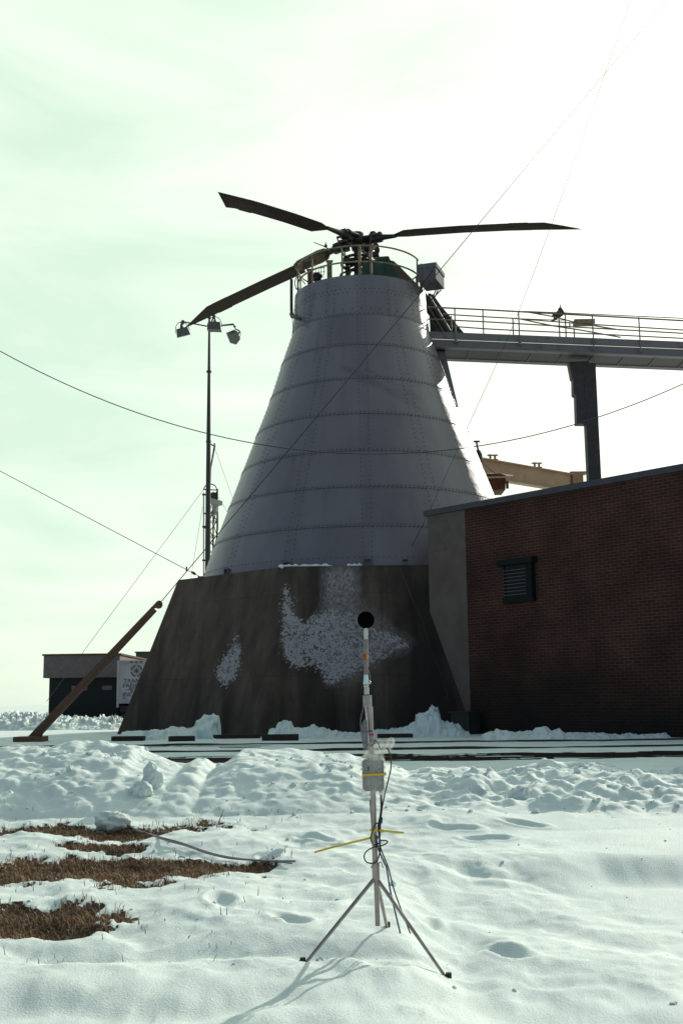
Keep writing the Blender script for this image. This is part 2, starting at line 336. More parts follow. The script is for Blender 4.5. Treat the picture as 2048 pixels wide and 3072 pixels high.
    lk(bn.outputs['Fac'], bp.inputs['Height']); lk(bp.outputs[0], b.inputs['Normal'])
    return m
M['concrete'] = concrete_mat()
M['render'] = mat('cement render', (0.105,0.076,0.066), 0.9, col2=(0.138,0.102,0.090), scale=2.4, stretch=(1,1,.5), bump=0.3, bscale=25)
M['block'] = mat('concrete block', (0.088,0.074,0.062), 0.9, col2=(0.118,0.100,0.086), scale=3.5, bump=0.3, bscale=25)

# wall of the brick building: runs right and towards the camera
WC = Vector((P(1281,1530,32.0).x, 32.0, 0)); WD = Vector((0.662,-0.7495,0)); WN = Vector((-0.7495,-0.662,0))
def Wt(px, py):
    """t along the wall and z of photo pixel on the wall plane"""
    o = Vector((0,0,CZ)); d = P(px,py,10)-o
    k = (WC-Vector((0,0,0))-Vector((0,0,0))).dot(WN); den = d.dot(WN)
    p = o+d*((k-o.dot(WN))/den)
    return (p-WC).dot(WD), p.z
def WP(t, z, off=0): return WC+WD*t+WN*off+Vector((0,0,z))
def brick_mat():
    m = bpy.data.materials.new('red brick'); m.use_nodes = True; t = m.node_tree; b = t.nodes['Principled BSDF']; lk = t.links.new
    b.inputs['Roughness'].default_value = 0.9; b.inputs['Specular IOR Level'].default_value = 0.2
    g = t.nodes.new('ShaderNodeNewGeometry')
    dt = t.nodes.new('ShaderNodeVectorMath'); dt.operation = 'DOT_PRODUCT'; dt.inputs[1].default_value = WD; lk(g.outputs['Position'], dt.inputs[0])
    sx = t.nodes.new('ShaderNodeSeparateXYZ'); lk(g.outputs['Position'], sx.inputs[0])
    cb = t.nodes.new('ShaderNodeCombineXYZ'); lk(dt.outputs['Value'], cb.inputs['X']); lk(sx.outputs['Z'], cb.inputs['Y'])
    br = t.nodes.new('ShaderNodeTexBrick'); br.inputs['Scale'].default_value = 1.0; br.inputs['Brick Width'].default_value = 0.24; br.inputs['Row Height'].default_value = 0.077
    br.inputs['Mortar Size'].default_value = 0.0075; br.inputs['Mortar Smooth'].default_value = 0.3; br.inputs['Bias'].default_value = -0.1
    br.inputs['Color1'].default_value = (0.068,0.025,0.019,1); br.inputs['Color2'].default_value = (0.042,0.018,0.014,1); br.inputs['Mortar'].default_value = (0.12,0.076,0.058,1)
    lk(cb.outputs[0], br.inputs['Vector'])
    n = t.nodes.new('ShaderNodeTexNoise'); n.inputs['Scale'].default_value = 0.8; n.inputs['Detail'].default_value = 7; lk(g.outputs['Position'], n.inputs['Vector'])
    mr_ = t.nodes.new('ShaderNodeMapRange'); mr_.inputs['From Min'].default_value = 0.3; mr_.inputs['From Max'].default_value = 0.7; mr_.inputs['To Min'].default_value = 0.6; mr_.inputs['To Max'].default_value = 1.25
    mx_ = t.nodes.new('ShaderNodeMix'); mx_.data_type = 'RGBA'; mx_.blend_type = 'MULTIPLY'; mx_.inputs['Factor'].default_value = 1
    lk(n.outputs['Fac'], mr_.inputs['Value']); lk(br.outputs['Color'], mx_.inputs['A']); lk(mr_.outputs[0], mx_.inputs['B'])
    # algae and splash grime on the lower wall, ragged upper limit
    n2 = t.nodes.new('ShaderNodeTexNoise'); n2.inputs['Scale'].default_value = 0.9; n2.inputs['Detail'].default_value = 5; lk(g.outputs['Position'], n2.inputs['Vector'])
    s2 = t.nodes.new('ShaderNodeMath'); s2.operation = 'MULTIPLY_ADD'; s2.inputs[1].default_value = -3.4; lk(n2.outputs['Fac'], s2.inputs[0]); lk(sx.outputs['Z'], s2.inputs[2])
    m3 = t.nodes.new('ShaderNodeMapRange'); m3.inputs['From Min'].default_value = -1.0; m3.inputs['From Max'].default_value = 1.3; m3.inputs['To Min'].default_value = 0.85; m3.inputs['To Max'].default_value = 0.0
    lk(s2.outputs[0], m3.inputs['Value'])
    m4 = t.nodes.new('ShaderNodeMix'); m4.data_type = 'RGBA'; m4.inputs['B'].default_value = (0.010,0.012,0.010,1)
    lk(m3.outputs[0], m4.inputs['Factor']); lk(mx_.outputs['Result'], m4.inputs['A']); lk(m4.outputs['Result'], b.inputs['Base Color'])
    bp = t.nodes.new('ShaderNodeBump'); bp.inputs['Strength'].default_value = 0.6; bp.inputs['Distance'].default_value = 0.01; bp.invert = True
    lk(br.outputs['Fac'], bp.inputs['Height']); lk(bp.outputs[0], b.inputs['Normal'])
    return m
M['brick'] = brick_mat()

# ================================================================== TERRAIN
GZ = 0.72                                    # level of the yard round the tower
crest_px = [(-600,2250),(200,2238),(312,2232),(420,2236),(440,2258),(500,2280),(560,2298),(592,2280),(620,2276),(650,2300),(690,2272),(725,2247),(800,2243),(900,2247),(1000,2256),(1100,2270),(1150,2284),(1190,2300),(1230,2316),(1400,2304),(1500,2318),(1640,2298),(1736,2304),(2000,2310),(2600,2300)]
CY = 13.0
crx = np.array([P(a,b,CY).x for a,b in crest_px]); crz = np.array([P(a,b,CY).z for a,b in crest_px])
ys_t = np.array([0, 5.0, 6.5, 8.0, 9.4, 10.3, 11.0])
zs_t = np.array([0.10, 0.16, 0.24, 0.34, hz(2560,9.4), hz(2500,10.3), hz(2440,11.0)])
def ground_h(x, y):
    x = np.asarray(x, float); y = np.asarray(y, float)
    foot = np.interp(y, ys_t, zs_t)
    cz = np.interp(x, crx, crz)+fbm(x*3.0, y*0+3.3, 4, 21)*0.035
    cy = 13.0+fbm(x*0.5, y*0+1.7, 3, 31)*0.35
    t = np.clip((y-11.0)/(cy-11.0), 0, 1)
    sl = np.sin(t*math.pi/2)**0.85
    bank = foot*(1-sl)+np.maximum(cz, GZ-0.05)*sl
    # back of the bank drops to the yard
    bk = ss(cy+0.35, cy+1.1, y)
    yard = GZ+fbm(x*0.35, y*0.5, 4, 51)*0.02+fbm(x*2.0, y*5, 3, 53)*0.008
    far = GZ+fbm(x*0.03, y*0.03, 4, 61)*0.35*ss(60, 160, y)
    yard = np.where(y > 40, far+fbm(x*0.4, y*0.4, 4, 63)*0.04, yard)
    h = bank*(1-bk)+yard*bk
    h = np.where(y < 11.0, foot, h)
    # lumps: chunks of ploughed snow on the bank
    bm_ = ss(10.6, 11.5, y)*(1-ss(cy-0.1, cy+0.9, y)); bmr = 0.10+0.75*ss(-0.2, 1.2, x)+0.5*ss(-1.9,-2.6,x)
    d1, v1 = cells(x*2.1+fbm(x*2, y*2, 2, 5)*0.5, y*2.1+fbm(x*2, y*2, 2, 6)*0.5, 3); d2, v2 = cells(x*5.3, y*5.3, 8)
    lump = np.clip(1-d1*d1*1.6, 0, 1)*(v1*0.9+0.1)*0.10+np.clip(1-d2*1.5, 0, 1)*v2*0.06+np.clip(fbm(x*2.3,y*2.3,5,23,0.6),-.1,1)*0.10
    h = h+bm_*(lump*bmr+fbm(x*1.1, y*1.4, 5, 13)*0.09+fbm(x*7, y*7, 4, 17)*0.020+np.abs(fbm(x*3.1, y*3.3, 4, 19))*0.05)-bm_*0.06
    # trodden foreground snow: hollows, footprints, crusts
    fg = 1-ss(10.4, 11.4, y)
    d3, v3 = cells(x*1.35+fbm(x*1.3, y*1.3, 2, 77)*0.6, y*1.1+fbm(x, y, 2, 78)*0.6, 40); d4, v4 = cells(x*3.1, y*2.4, 44)
    smooth_r = ss(0.9, 2.2, x+0.15*(y-9))*ss(6.0, 8.0, y)
    ro = 1-0.93*smooth_r
    h = h+fg*ro*(np.where(v3 > 0.35, -np.clip(1-d3*2.6, 0, 1)**0.6*0.028, 0)+np.where(v4 > 0.6, -np.clip(1-d4*2.4, 0, 1)**0.6*0.02, 0)+np.abs(fbm(x*0.8, y*1.0, 4, 83, 0.42))*0.10)
    h = h+fg*(fbm(x*0.7, y*0.9, 3, 91)*0.05*(0.25+0.75*ro)+fbm(x*9, y*8, 4, 93)*0.009*(0.15+ro)+np.maximum(fbm(x*4.2, y*4, 4, 97), 0)**1.3*0.028*ro)
    for fx_, fy_, fr_ in ((0.95,10.35,1.3),(1.55,10.5,1.1),(1.2,9.95,1.4),(-0.25,9.9,.9),(-0.6,9.2,.3),(-0.8,7.6,.2),(-0.35,7.1,.5),(0.5,7.4,.1),(0.9,6.8,.4)):
        ux, uy = (x-fx_)*math.cos(fr_)+(y-fy_)*math.sin(fr_), -(x-fx_)*math.sin(fr_)+(y-fy_)*math.cos(fr_)
        dd = np.hypot(ux/0.085, uy/0.20)+fbm(x*5, y*5, 3, 71)*0.35
        h = h-fg*(0.045*(1-ss(0.35, 1.15, dd)))+fg*0.010*np.exp(-((dd-1.3)/0.25)**2)
    # crust step shaped for its shaded edge at the lower right and mounds by the stand
    edge = 9.2+fbm(x*0.8, y*0, 4, 95)*0.9
    h = h-0.15*ss(0.0, 1, (edge-y)/(0.55+0.35*vn(x*1.3, x*0, 99)))*ss(0.2, 0.7, x)*ss(3.5, 7.5, y)
    # bare grass patch: snow gone
    g = grass_mask(x, y)
    h = np.where(y < 11.9, h-g*0.035, h)
    return h
def grass_mask(x, y):
    n = fbm(x*1.5, y*1.1, 5, 101)*0.55+fbm(x*7, y*5.5, 4, 103, 0.65)*0.62
    a = 1-np.hypot((x+2.35)/1.55, (y-10.35)/0.42)          # strip under the bank
    b = 1-np.hypot((x+2.35)/1.5, (y-8.75)/0.75)            # lower left patch
    c = 1-np.hypot((x+1.25)/0.75, (y-8.9)/0.35)
    d = 1-np.hypot((x+2.0)/0.55, (y-9.75)/0.22)
    e = 1-np.hypot((x+1.9)/0.7, (y-7.3)/0.35)
    m = np.maximum.reduce([a, b, c, d, e])
    return ss(0.0, 0.30, m+n*0.80-0.13)

def grid_mesh(name, X, Y, Z, mats, keep=None, matidx=None, smooth=True, **kw):
    nr, nc = X.shape; me = bpy.data.meshes.new(name)
    co = np.stack([X, Y, Z], -1).reshape(-1, 3)
    i = np.arange(nr*nc).reshape(nr, nc)
    q = np.stack([i[:-1,:-1], i[:-1,1:], i[1:,1:], i[1:,:-1]], -1).reshape(-1, 4)
    if keep is not None: q = q[keep.reshape(-1)]
    me.vertices.add(len(co)); me.vertices.foreach_set('co', co.ravel())
    me.loops.add(q.size); me.loops.foreach_set('vertex_index', q.ravel().astype(np.int32))
    me.polygons.add(len(q)); me.polygons.foreach_set('loop_start', np.arange(0, q.size, 4, dtype=np.int32)); me.polygons.foreach_set('loop_total', np.full(len(q), 4, np.int32))
    me.update(calc_edges=True); me.validate()
    for m in mats: me.materials.append(m)
    me.polygons.foreach_set('use_smooth', np.full(len(me.polygons), smooth))
    if matidx is not None:
        mi = matidx.reshape(-1)
        if keep is not None: mi = mi[keep.reshape(-1)]
        me.polygons.foreach_set('material_index', mi.astype(np.int32))
    o = bpy.data.objects.new(name, me); COL.objects.link(o); return setp(o, **kw)

yr = np.concatenate([np.linspace(1.0, 6.0, 80), np.linspace(6.0, 8.4, 90)[1:], np.linspace(8.4, 14.4, 330)[1:], np.linspace(14.4, 34, 130)[1:], np.geomspace(34, 6000, 60)[1:]])
half = np.where(yr < 34, yr*0.36+1.8, yr*0.36+1.8+(yr-34)*0.9)
U = np.linspace(-1, 1, 520)
X = U[None,:]*half[:,None]; Y = np.repeat(yr[:,None], 520, 1)
Z = ground_h(X, Y)
gm = grass_mask(X, Y); mi = ((gm[:-1,:-1] > 0.45) & (Y[:-1,:-1] < 11.9) & (X[:-1,:-1] < 0.2)).astype(int)
grid_mesh('snow_ground', X, Y, Z, [M['snow'], M['soil']], matidx=mi, kind='structure')
# the wide snow field the place stands on
gx = np.linspace(-3000, 3000, 90); GXX, GYY = np.meshgrid(gx, gx)
grid_mesh('snow_field', GXX, GYY, GXX*0-0.25, [M['snow']], kind='structure')

# bare wet road behind the bank, and the bare strips along the rails
def strip(name, y0, y1, x0, x1, wob, seed, cov, matname, dz=0.004, nx=600, ny=26, **kw):
    xs = np.linspace(x0, x1, nx); v = np.linspace(0, 1, ny); XX, VV = np.meshgrid(xs, v)
    lo = y0+fbm(XX*0.5, XX*0+1, 5, seed)*wob; hi = y1+fbm(XX*0.5, XX*0+7, 5, seed+3)*wob
    YY = lo+(hi-lo)*VV; ZZ = ground_h(XX, YY)+dz
    nz = fbm(XX*0.5, YY*4.0, 5, seed+9)
    edge = np.minimum(VV, 1-VV)*2
    k = (nz+cov+edge*0.6 > 0.35)[:-1,:-1]
    return grid_mesh(name, XX, YY, ZZ, [M[matname]], keep=k, **kw)
strip('road', 17.1, 19.7, -9, 14, 0.30, 201, 0.30, 'road', kind='structure')
strip('track_bed', 23.4, 25.6, -14, -1.2, 0.4, 221, -0.25, 'road', kind='structure')
strip('track_bed', 20.6, 23.0, -12, 14, 0.5, 231, -0.62, 'road', kind='structure')
strip('track_bed', 24.3, 25.6, 1.2, 14, 0.3, 241, -0.30, 'road', kind='structure')

# rails, half buried
def rail(y0, y1, label, wseed):
    mb = MB(); xs = np.linspace(-10, 14, 121)
    prof = [(-0.07,-0.05),(0.07,-0.05),(0.07,-0.03),(0.012,-0.015),(0.012,0.035),(0.036,0.045),(0.036,0.075),(-0.036,0.075),(-0.036,0.045),(-0.012,0.035),(-0.012,-0.015),(-0.07,-0.03)]
    vs = []; n = len(prof)
    for x in xs:
        y = y0+(y1-y0)*(x+10)/24; z = GZ-0.048+0.02*float(fbm(np.array(x*0.9), np.array(wseed), 3, 5))
        vs += [(x, y+a, z+b) for a, b in prof]
    fs = [(i*n+j, i*n+(j+1)%n, (i+1)*n+(j+1)%n, (i+1)*n+j) for i in range(len(xs)-1) for j in range(n)]
    mb.add(vs, fs); mb.add(vs[:n], [tuple(range(n))]); mb.add(vs[-n:], [tuple(range(n))[::-1]])
    return mb.build('railway_rail', M['rail'], label=label, cat='rail', group='rails crossing the snowy yard')
rail(21.8, 21.4, 'rail nearest the road, dark and half buried in the snow across the yard', 1.0)
rail(25.1, 24.7, 'rail nearer the tower, thin broken dark line in the snow', 2.0)

# dry grass as one mass of blades
def grass():
    rng = np.random.default_rng(5); n = 95000
    x = rng.uniform(-4.2, 0.2, n); y = rng.uniform(6.3, 11.2, n)
    g = grass_mask(x, y); keep = rng.random(n) < g*0.95+0.10*(grass_mask(x+0.06, y-0.05) > 0.3)+0.006*(x < -0.4); x, y = x[keep], y[keep]; n = len(x)
    z = ground_h(x, y)
    h = rng.uniform(0.02, 0.055, n)*(0.7+0.6*vn(x*3, y*3, 4)); an = rng.uniform(0, 6.28, n); le = rng.uniform(0.2, 1.5, n)*h; wd = 0.0028
    ca, sa = np.cos(an), np.sin(an); bx, by = rng.uniform(-1, 1, n), rng.uniform(-1, 1, n)
    p0 = np.stack([x-sa*wd, y+ca*wd, z-0.01], -1); p1 = np.stack([x+sa*wd, y-ca*wd, z-0.01], -1)
    p2 = np.stack([x+ca*le*.4+sa*wd*.7, y+sa*le*.4-ca*wd*.7, z+h*.65], -1); p3 = np.stack([x+ca*le*.4-sa*wd*.7, y+sa*le*.4+ca*wd*.7, z+h*.65], -1)
    p4 = np.stack([x+ca*le+bx*.01, y+sa*le+by*.01, z+h*rng.uniform(.6, 1.1, n)], -1)
    co = np.stack([p0, p1, p2, p3, p4], 1).reshape(-1, 3); b = np.arange(n)*5
    fs = [(int(i), int(i+1), int(i+2), int(i+3)) for i in b]+[(int(i+3), int(i+2), int(i+4)) for i in b]
    me = bpy.data.meshes.new('dry_grass'); me.from_pydata([tuple(c) for c in co], [], fs)
    m1 = mat('straw', (0.27,0.15,0.072), 0.8, col2=(0.12,0.060,0.028), scale=3.2); me.materials.append(m1)
    m2 = mat('pale straw', (0.45,0.31,0.17), 0.8); me.materials.append(m2)
    r = (rng.random(n) < 0.22).astype(np.int32); me.polygons.foreach_set('material_index', np.concatenate([r, r]))
    o = bpy.data.objects.new('dry_grass', me); COL.objects.link(o)
    setp(o, 'patches of dry brown grass showing through the snow at lower left', 'grass', kind='stuff')
grass()

# ================================================================== TOWER
TX, TY = 0.73, 38.0
tower = thing('test_tower', (TX, TY, GZ-0.05), 'grey riveted conical steel tower on a flaring dark concrete base', 'tower')
rings = [(5.398,5.397),(5.295,5.677),(4.967,6.625),(4.499,7.875),(4.056,9.073),(3.586,10.34),(3.119,11.597),(2.731,12.816),(2.345,13.957),(2.276,14.739),(2.25,15.329)]
# --- concrete base: regular octagon frustum, one face to the camera
ZT, ZB = 5.40, GZ-0.35
def octo(a, z, rot=0.0):
    R_ = a/math.cos(math.pi/8)
    sh = 0.29+(ZT-z)/(ZT-ZB)*0.11
    return [Vector((TX-(sh if k in (3, 4) else 0)+R_*math.cos(rot+math.pi/8+k*math.pi/4), TY+R_*math.sin(rot+math.pi/8+k*math.pi/4), z)) for k in range(8)]
ZT, ZB = 5.40, GZ-0.35
AT, AB = 5.55, 7.25
def poly_in(pts, x, z):
    ins = np.zeros(x.shape, bool); n = len(pts)
    for i in range(n):
        x1, z1 = pts[i]; x2, z2 = pts[(i+1)%n]
        c_ = ((z1 > z) != (z2 > z)) & (x < (x2-x1)*(z-z1)/((z2-z1)+1e-12)+x1); ins ^= c_
    return ins
def on_front(pts):
    """outline of a stain, measured on the base's faces, in metres (x, z)"""
    out_ = []
    for px, py in pts:
        Yg = 31.8
        for _ in range(6):
            p = P(px, py, Yg); a = AT+(AB-AT)*(ZT-p.z)/(ZT-ZB)
            xl = p.x-TX; s_ = a*math.tan(math.pi/8)
            Yg = TY-a if abs(xl) < s_ else TY-(a*math.sqrt(2)-abs(xl))
        out_.append((p.x, p.z))
    return out_
st_main = on_front([(850,1985),(835,1950),(838,1900),(850,1840),(868,1845),(905,1855),(930,1842),(965,1830),(1000,1815),(1060,1825),(1095,1845),(1130,1870),(1170,1890),(1232,1918),(1236,1945),(1195,1960),(1150,2000),(1095,2010),(1065,2035),(1005,2065),(975,2055),(958,2020),(950,2008),(905,2016),(870,2014)])
st_arm = on_front([(840,1855),(842,1800),(848,1745),(878,1742),(890,1800),(892,1855)])
st_left = on_front([(718,1885),(728,1950),(718,2010),(694,2055),(672,2078),(652,2050),(642,2022),(660,1980),(682,1940),(704,1905)])
st_film = on_front([(975,1702),(1076,1702),(1076,1765),(1060,1790),(1100,1830),(1190,1900),(1236,1925),(1236,1940),(1150,1970),(1100,2010),(1040,2050),(985,2050),(975,1990),(990,1900),(960,1850),(970,1780)])
st_low = on_front([(1010,2060),(1040,2060),(1032,2100),(1015,2105)])
def blur_in(pts, x, z, r=0.14):
    s_ = 0
    for k in range(8): s_ = s_+poly_in(pts, x+r*math.cos(k*.785)+fbm(x*2,z*2,3,9)*0.12, z+r*math.sin(k*.785)+fbm(x*2,z*2,3,19)*0.12)
    return s_/8
base_o = None
def concrete_base():
    mb = MB(); verts = []; faces = []; nu, nv = 72, 72; bi = 0
    T, B = octo(AT, ZT), octo(AB, ZB)
    for k in range(8):
        k2 = (k+1)%8; fine = k in (4, 5, 6)
        mu, mv = (nu, nv) if fine else (2, 2)
        b0 = len(verts)
        for j in range(mv+1):
            for i in range(mu+1):
                u, v = i/mu, j/mv; verts.append(B[k].lerp(B[k2], u).lerp(T[k].lerp(T[k2], u), v))
        for j in range(mv):
            for i in range(mu): a = b0+j*(mu+1)+i; faces.append((a, a+1, a+mu+2, a+mu+1))
    mb.add(verts, faces, 0, False)
    mb.add(T, [tuple(range(8))], 0)
    o = mb.build('concrete_base', M['concrete'], tower)
    me = o.data; n = len(me.vertices); co = np.zeros(n*3); me.vertices.foreach_get('co', co); co = co.reshape(-1,3)
    x = co[:,0]+ORG[tower.name].x; y = co[:,1]+ORG[tower.name].y; z = co[:,2]+ORG[tower.name].z
    front = y < TY-3
    fl = blur_in(st_main, x, z)*0.575+blur_in(st_arm, x, z)*0.555+blur_in(st_left, x, z)*0.555
    # thinner towards the right, where it fades to a film
    fl = fl*(1-0.16*ss(-0.6, 0.6, x))
    film = blur_in(st_film, x, z, 0.16)*(0.6+0.5*ss(3.6,5.0,z))+blur_in(st_low, x, z)*0.2
    dark_amt = np.clip(ss(1.75, 2.05, x+(z-3)*-0.02)*(1-ss(2.5,3.6,x))*0.8, 0, 1)*ss(5.6,4.5,z)+0.5*ss(2.6,1.0,z)*(0.5+0.5*fbm(x*1.2, z*.3, 3, 7))+0.5*ss(0.5,0.9,fbm(x*2.2,z*0.12,4,12)+0.5)  # darker band at the right, darker foot, random vertical streaks
    for nm, d in (('flake', fl*front), ('film', film*front), ('dark_marks', np.clip(dark_amt, 0, 0.9))):
        at = me.attributes.new(nm, 'FLOAT', 'POINT'); at.data.foreach_set('value', d.astype(np.float32))
    # crack running down from the upper right of the front face
    cr = MB(); pts = on_front([(1200,1704),(1218,1745),(1232,1790),(1246,1815),(1262,1850),(1280,1905),(1300,1960),(1318,2010),(1335,2060),(1350,2110)])
    ps = []
    for px_, pz in pts:
        a = AT+(AB-AT)*(ZT-pz)/(ZT-ZB); ps.append(Vector((px_+random.uniform(-.03,.03), TY-a-0.004, pz)))
    cr.tube(ps, [0.007]*3+[0.003]*7, 5); cr.build('crack', M['render'], tower)
    return o
concrete_base()

# --- steel shell
def prof_r(z):
    k = max(0, min(7, sum(1 for q_ in rings[1:8] if z > q_[1])))
    if z < rings[8][1]:
        g_ = lambda i: (rings[i][0]-rings[i-1][0])/(rings[i][1]-rings[i-1][1])
        (r0, z0), (r1, z1) = rings[k], rings[k+1]; h = z1-z0; t = (z-z0)/h
        m0 = g_(1) if k == 0 else (g_(k)+g_(k+1))/2; m1 = (g_(k+1)+g_(k+2))/2 if k < 7 else g_(8)
        return (2*t**3-3*t*t+1)*r0+(t**3-2*t*t+t)*h*m0+(3*t*t-2*t**3)*r1+(t**3-t*t)*h*m1
    for (r0, z0), (r1, z1) in zip(rings, rings[1:]):
        if z <= z1: return r0+(r1-r0)*(z-z0)/(z1-z0)
    return rings[-1][0]
NSEG = 14; SEAM0 = -math.pi/2
def steel_shell():
    mb = MB(); n = 168
    zr = [rings[0][1]]
    plates = [0, 2, 3, 4, 5, 6, 7, 8, 10]        # ring indices where the courses lap
    prof = []
    for a, b in zip(plates, plates[1:]):
        z0, z1 = rings[a][1], rings[b][1]; K = 12
        for k in range(K+1):
            z = z0+(z1-z0)*k/K; prof.append((prof_r(z)+0.003*(1-k/K), z))
    prof.append((rings[-1][0]-0.25, rings[-1][1]))
    prof.append((rings[-1][0]-0.25, rings[-1][1]-0.6))
    c0 = 0
    while c0 < len(prof):
        pr_ = prof[c0:c0+13] if c0+13 <= len(prof)-2 else prof[c0:]
        vs = [(TX+r*math.cos(2*math.pi*j/n), TY+r*math.sin(2*math.pi*j/n), z) for r, z in pr_ for j in range(n)]
        fs = [(i*n+j, i*n+(j+1)%n, (i+1)*n+(j+1)%n, (i+1)*n+j) for i in range(len(pr_)-1) for j in range(n)]
        mb.add(vs, fs, 0, True); c0 += len(pr_)
    bolts = MB()
    def bolt(an, z, r=0.026):
        R0 = prof_r(z)+0.010; dz = 0.05; slope = (prof_r(z+dz)-prof_r(z-dz))/(2*dz)
        nrm = Vector((math.cos(an), math.sin(an), -slope)).normalized(); ta = Vector((-math.sin(an), math.cos(an), 0)); up = nrm.cross(ta)
        c = Vector((TX+R0*math.cos(an), TY+R0*math.sin(an), z)); k = 6
        a = [c+(ta*math.cos(q*2*math.pi/k)+up*math.sin(q*2*math.pi/k))*r for q in range(k)]; b = [p+nrm*0.012-(p-c)*0.25 for p in a]
        mb.add(a+b, [(q, (q+1)%k, (q+1)%k+k, q+k) for q in range(k)]+[tuple(range(k, 2*k))], 1)
    def row(z, sp, off=0.0, r=0.015):
        R0 = prof_r(z); m = int(2*math.pi*R0/sp)
        for j in range(m): bolt(2*math.pi*(j+off)/m, z+random.uniform(-.004,.004), r)
    for i in (2, 3, 4, 5, 6, 7):
        z = rings[i][1]; row(z+0.055, 0.135, 0.0); row(z-0.015, 0.135, 0.5)
    row(rings[8][1]+0.05, 0.15); row(rings[8][1]+0.20, 0.30, 0, 0.018); row(rings[9][1], 0.16); row(rings[9][1]+.12, .16, .5); row(rings[1][1], 0.17)
    for s_ in range(NSEG):
        an = SEAM0+s_*2*math.pi/NSEG
        z = rings[0][1]+0.12
        while z < rings[10][1]-0.1:
            R0 = prof_r(z); of = 0.135/R0
            bolt(an-of, z, 0.014); bolt(an+of, z+0.03, 0.014)
            z += 0.15
    o = mb.build('steel_shell', [M['shell'], M['bolt']], tower)
    me = o.data; nn = len(me.vertices); co = np.zeros(nn*3); me.vertices.foreach_get('co', co); co = co.reshape(-1,3)
    z = co[:,2]+ORG[tower.name].z; x = co[:,0]
    stn = np.zeros(nn)
    for i in (2,3,4,5,6,7,8): stn = np.maximum(stn, 0.55*np.exp(-((z-rings[i][1]-0.02)/0.06)**2))
    ang = np.arctan2(co[:,1], co[:,0])
    for i in range(2, 9):
        dz = rings[i][1]-z; run = 0.35+0.9*vn(ang*40, ang*0+i, 7)**2
        stn = np.maximum(stn, 0.55*ss(0.62, 0.95, vn(ang*30, ang*0+i*3.0, 17))*np.exp(-np.clip(dz, 0, 9)/run)*(dz > 0))
    for q_ in range(NSEG):
        a_ = (SEAM0+q_*2*math.pi/NSEG); da = np.abs(np.angle(np.exp(1j*(ang-a_)))); stn = np.maximum(stn, 0.30*np.exp(-(da*np.hypot(co[:,0],co[:,1])/0.16)**2)*(0.4+0.6*vn(z*1.3, z*0+q_, 27)))
    # two wide swashes where something rubbed the paint
    for (xa, za, xb, zb, wd) in ((-0.6,12.0,1.9,10.5,0.09),(-0.1,11.5,1.9,10.9,0.05),(0.1,11.9,1.8,11.0,0.05)):
        t_ = np.clip(((x-xa)*(xb-xa)+(z-za)*(zb-za))/((xb-xa)**2+(zb-za)**2), 0, 1)
        d = np.hypot(x-xa-t_*(xb-xa), z-za-t_*(zb-za)); stn = np.maximum(stn, 0.85*np.exp(-(d/(wd*1.3))**2)*(co[:,1] < 0))
    for xa, z0, z1 in ((-1.55,13.9,15.0),(-1.3,12.4,13.9),(1.62,14.0,14.9),(-2.0,9.6,10.2)):
        stn = np.maximum(stn, 0.9*np.exp(-((x-xa-(z-z1)*.16*np.sign(xa)*-1)/0.05)**2)*((z > z0) & (z < z1)))
    pi_ = np.floor((ang-SEAM0)/(2*math.pi/NSEG)+1e-4); ci_ = np.zeros(nn)
    for q_ in range(2, 9): ci_ = ci_+(z > rings[q_][1]+0.001)
    tone = 1+0.16*(_h(pi_, ci_, 71)-0.5)
    at = me.attributes.new('tone', 'FLOAT', 'POINT'); at.data.foreach_set('value', tone.astype(np.float32))
    at = me.attributes.new('stain', 'FLOAT', 'POINT'); at.data.foreach_set('value', stn.astype(np.float32))
    # joint lines standing proud
    for i in (2, 3, 4, 5, 6, 7, 8):
        r, z = rings[i]; q = MB(); k = 168
        vs = [(TX+(r+d)*math.cos(2*math.pi*j/k), TY+(r+d)*math.sin(2*math.pi*j/k), z+dz) for d, dz in ((0.000,-0.006),(0.0045,-0.005),(0.0045,0.001),(0.0,0.002)) for j in range(k)]
        q.add(vs, [(a*k+j, a*k+(j+1)%k, (a+1)*k+(j+1)%k, (a+1)*k+j) for a in range(3) for j in range(k)], 0, True)
        q.build('plate_joint', M['bolt'], tower)
    # foot brackets round the bottom edge
    for s_ in (0, 1, 2, 3, -1, -2, -3):
        an = SEAM0+s_*2*math.pi/NSEG; r = prof_r(5.55)+0.03
        q = MB(); c = Vector((TX+r*math.cos(an), TY+r*math.sin(an), 5.50)); Rz = Matrix.Rotation(an+math.pi/2, 3, 'Z')
        for dx in (-0.09, 0.09): q.box(c+Rz@Vector((dx,-0.02,0)), (0.018,0.10,0.19), Rz)
        q.box(c+Rz@Vector((0,-0.02,0.10)), (0.22,0.12,0.018), Rz)
        q.box(c+Rz@Vector((0,-0.03,-0.09)), (0.34,0.16,0.02), Rz)
        q.build('foot_bracket', M['grey'], tower)
steel_shell()
# snow lying on the ledge of the base
q = MB()
for (xa, xb) in ((835,900),(900,995),(1040,1088)):
    pts = [P(xa+(xb-xa)*k/12, 1699, 32.52) for k in range(13)]
    q.tube([Vector((p.x, TY-AT+0.10, ZT+0.02+0.012*math.sin(k*2.1))) for k, p in enumerate(pts)], [0.02]+[0.045+0.02*math.sin(k*1.7) for k in range(11)]+[0.015], 7)
q.build('ledge_snow', M['snow'], kind='stuff', label='thin crust of snow on the ledge between the concrete base and steel shell', cat='snow')

# deck on top
q = MB(); q.lathe([(0.02,15.20),(2.05,15.20),(2.05,15.27),(0.02,15.27)], (TX,TY,0), 48); q.build('top_deck', M['darksteel'], tower)
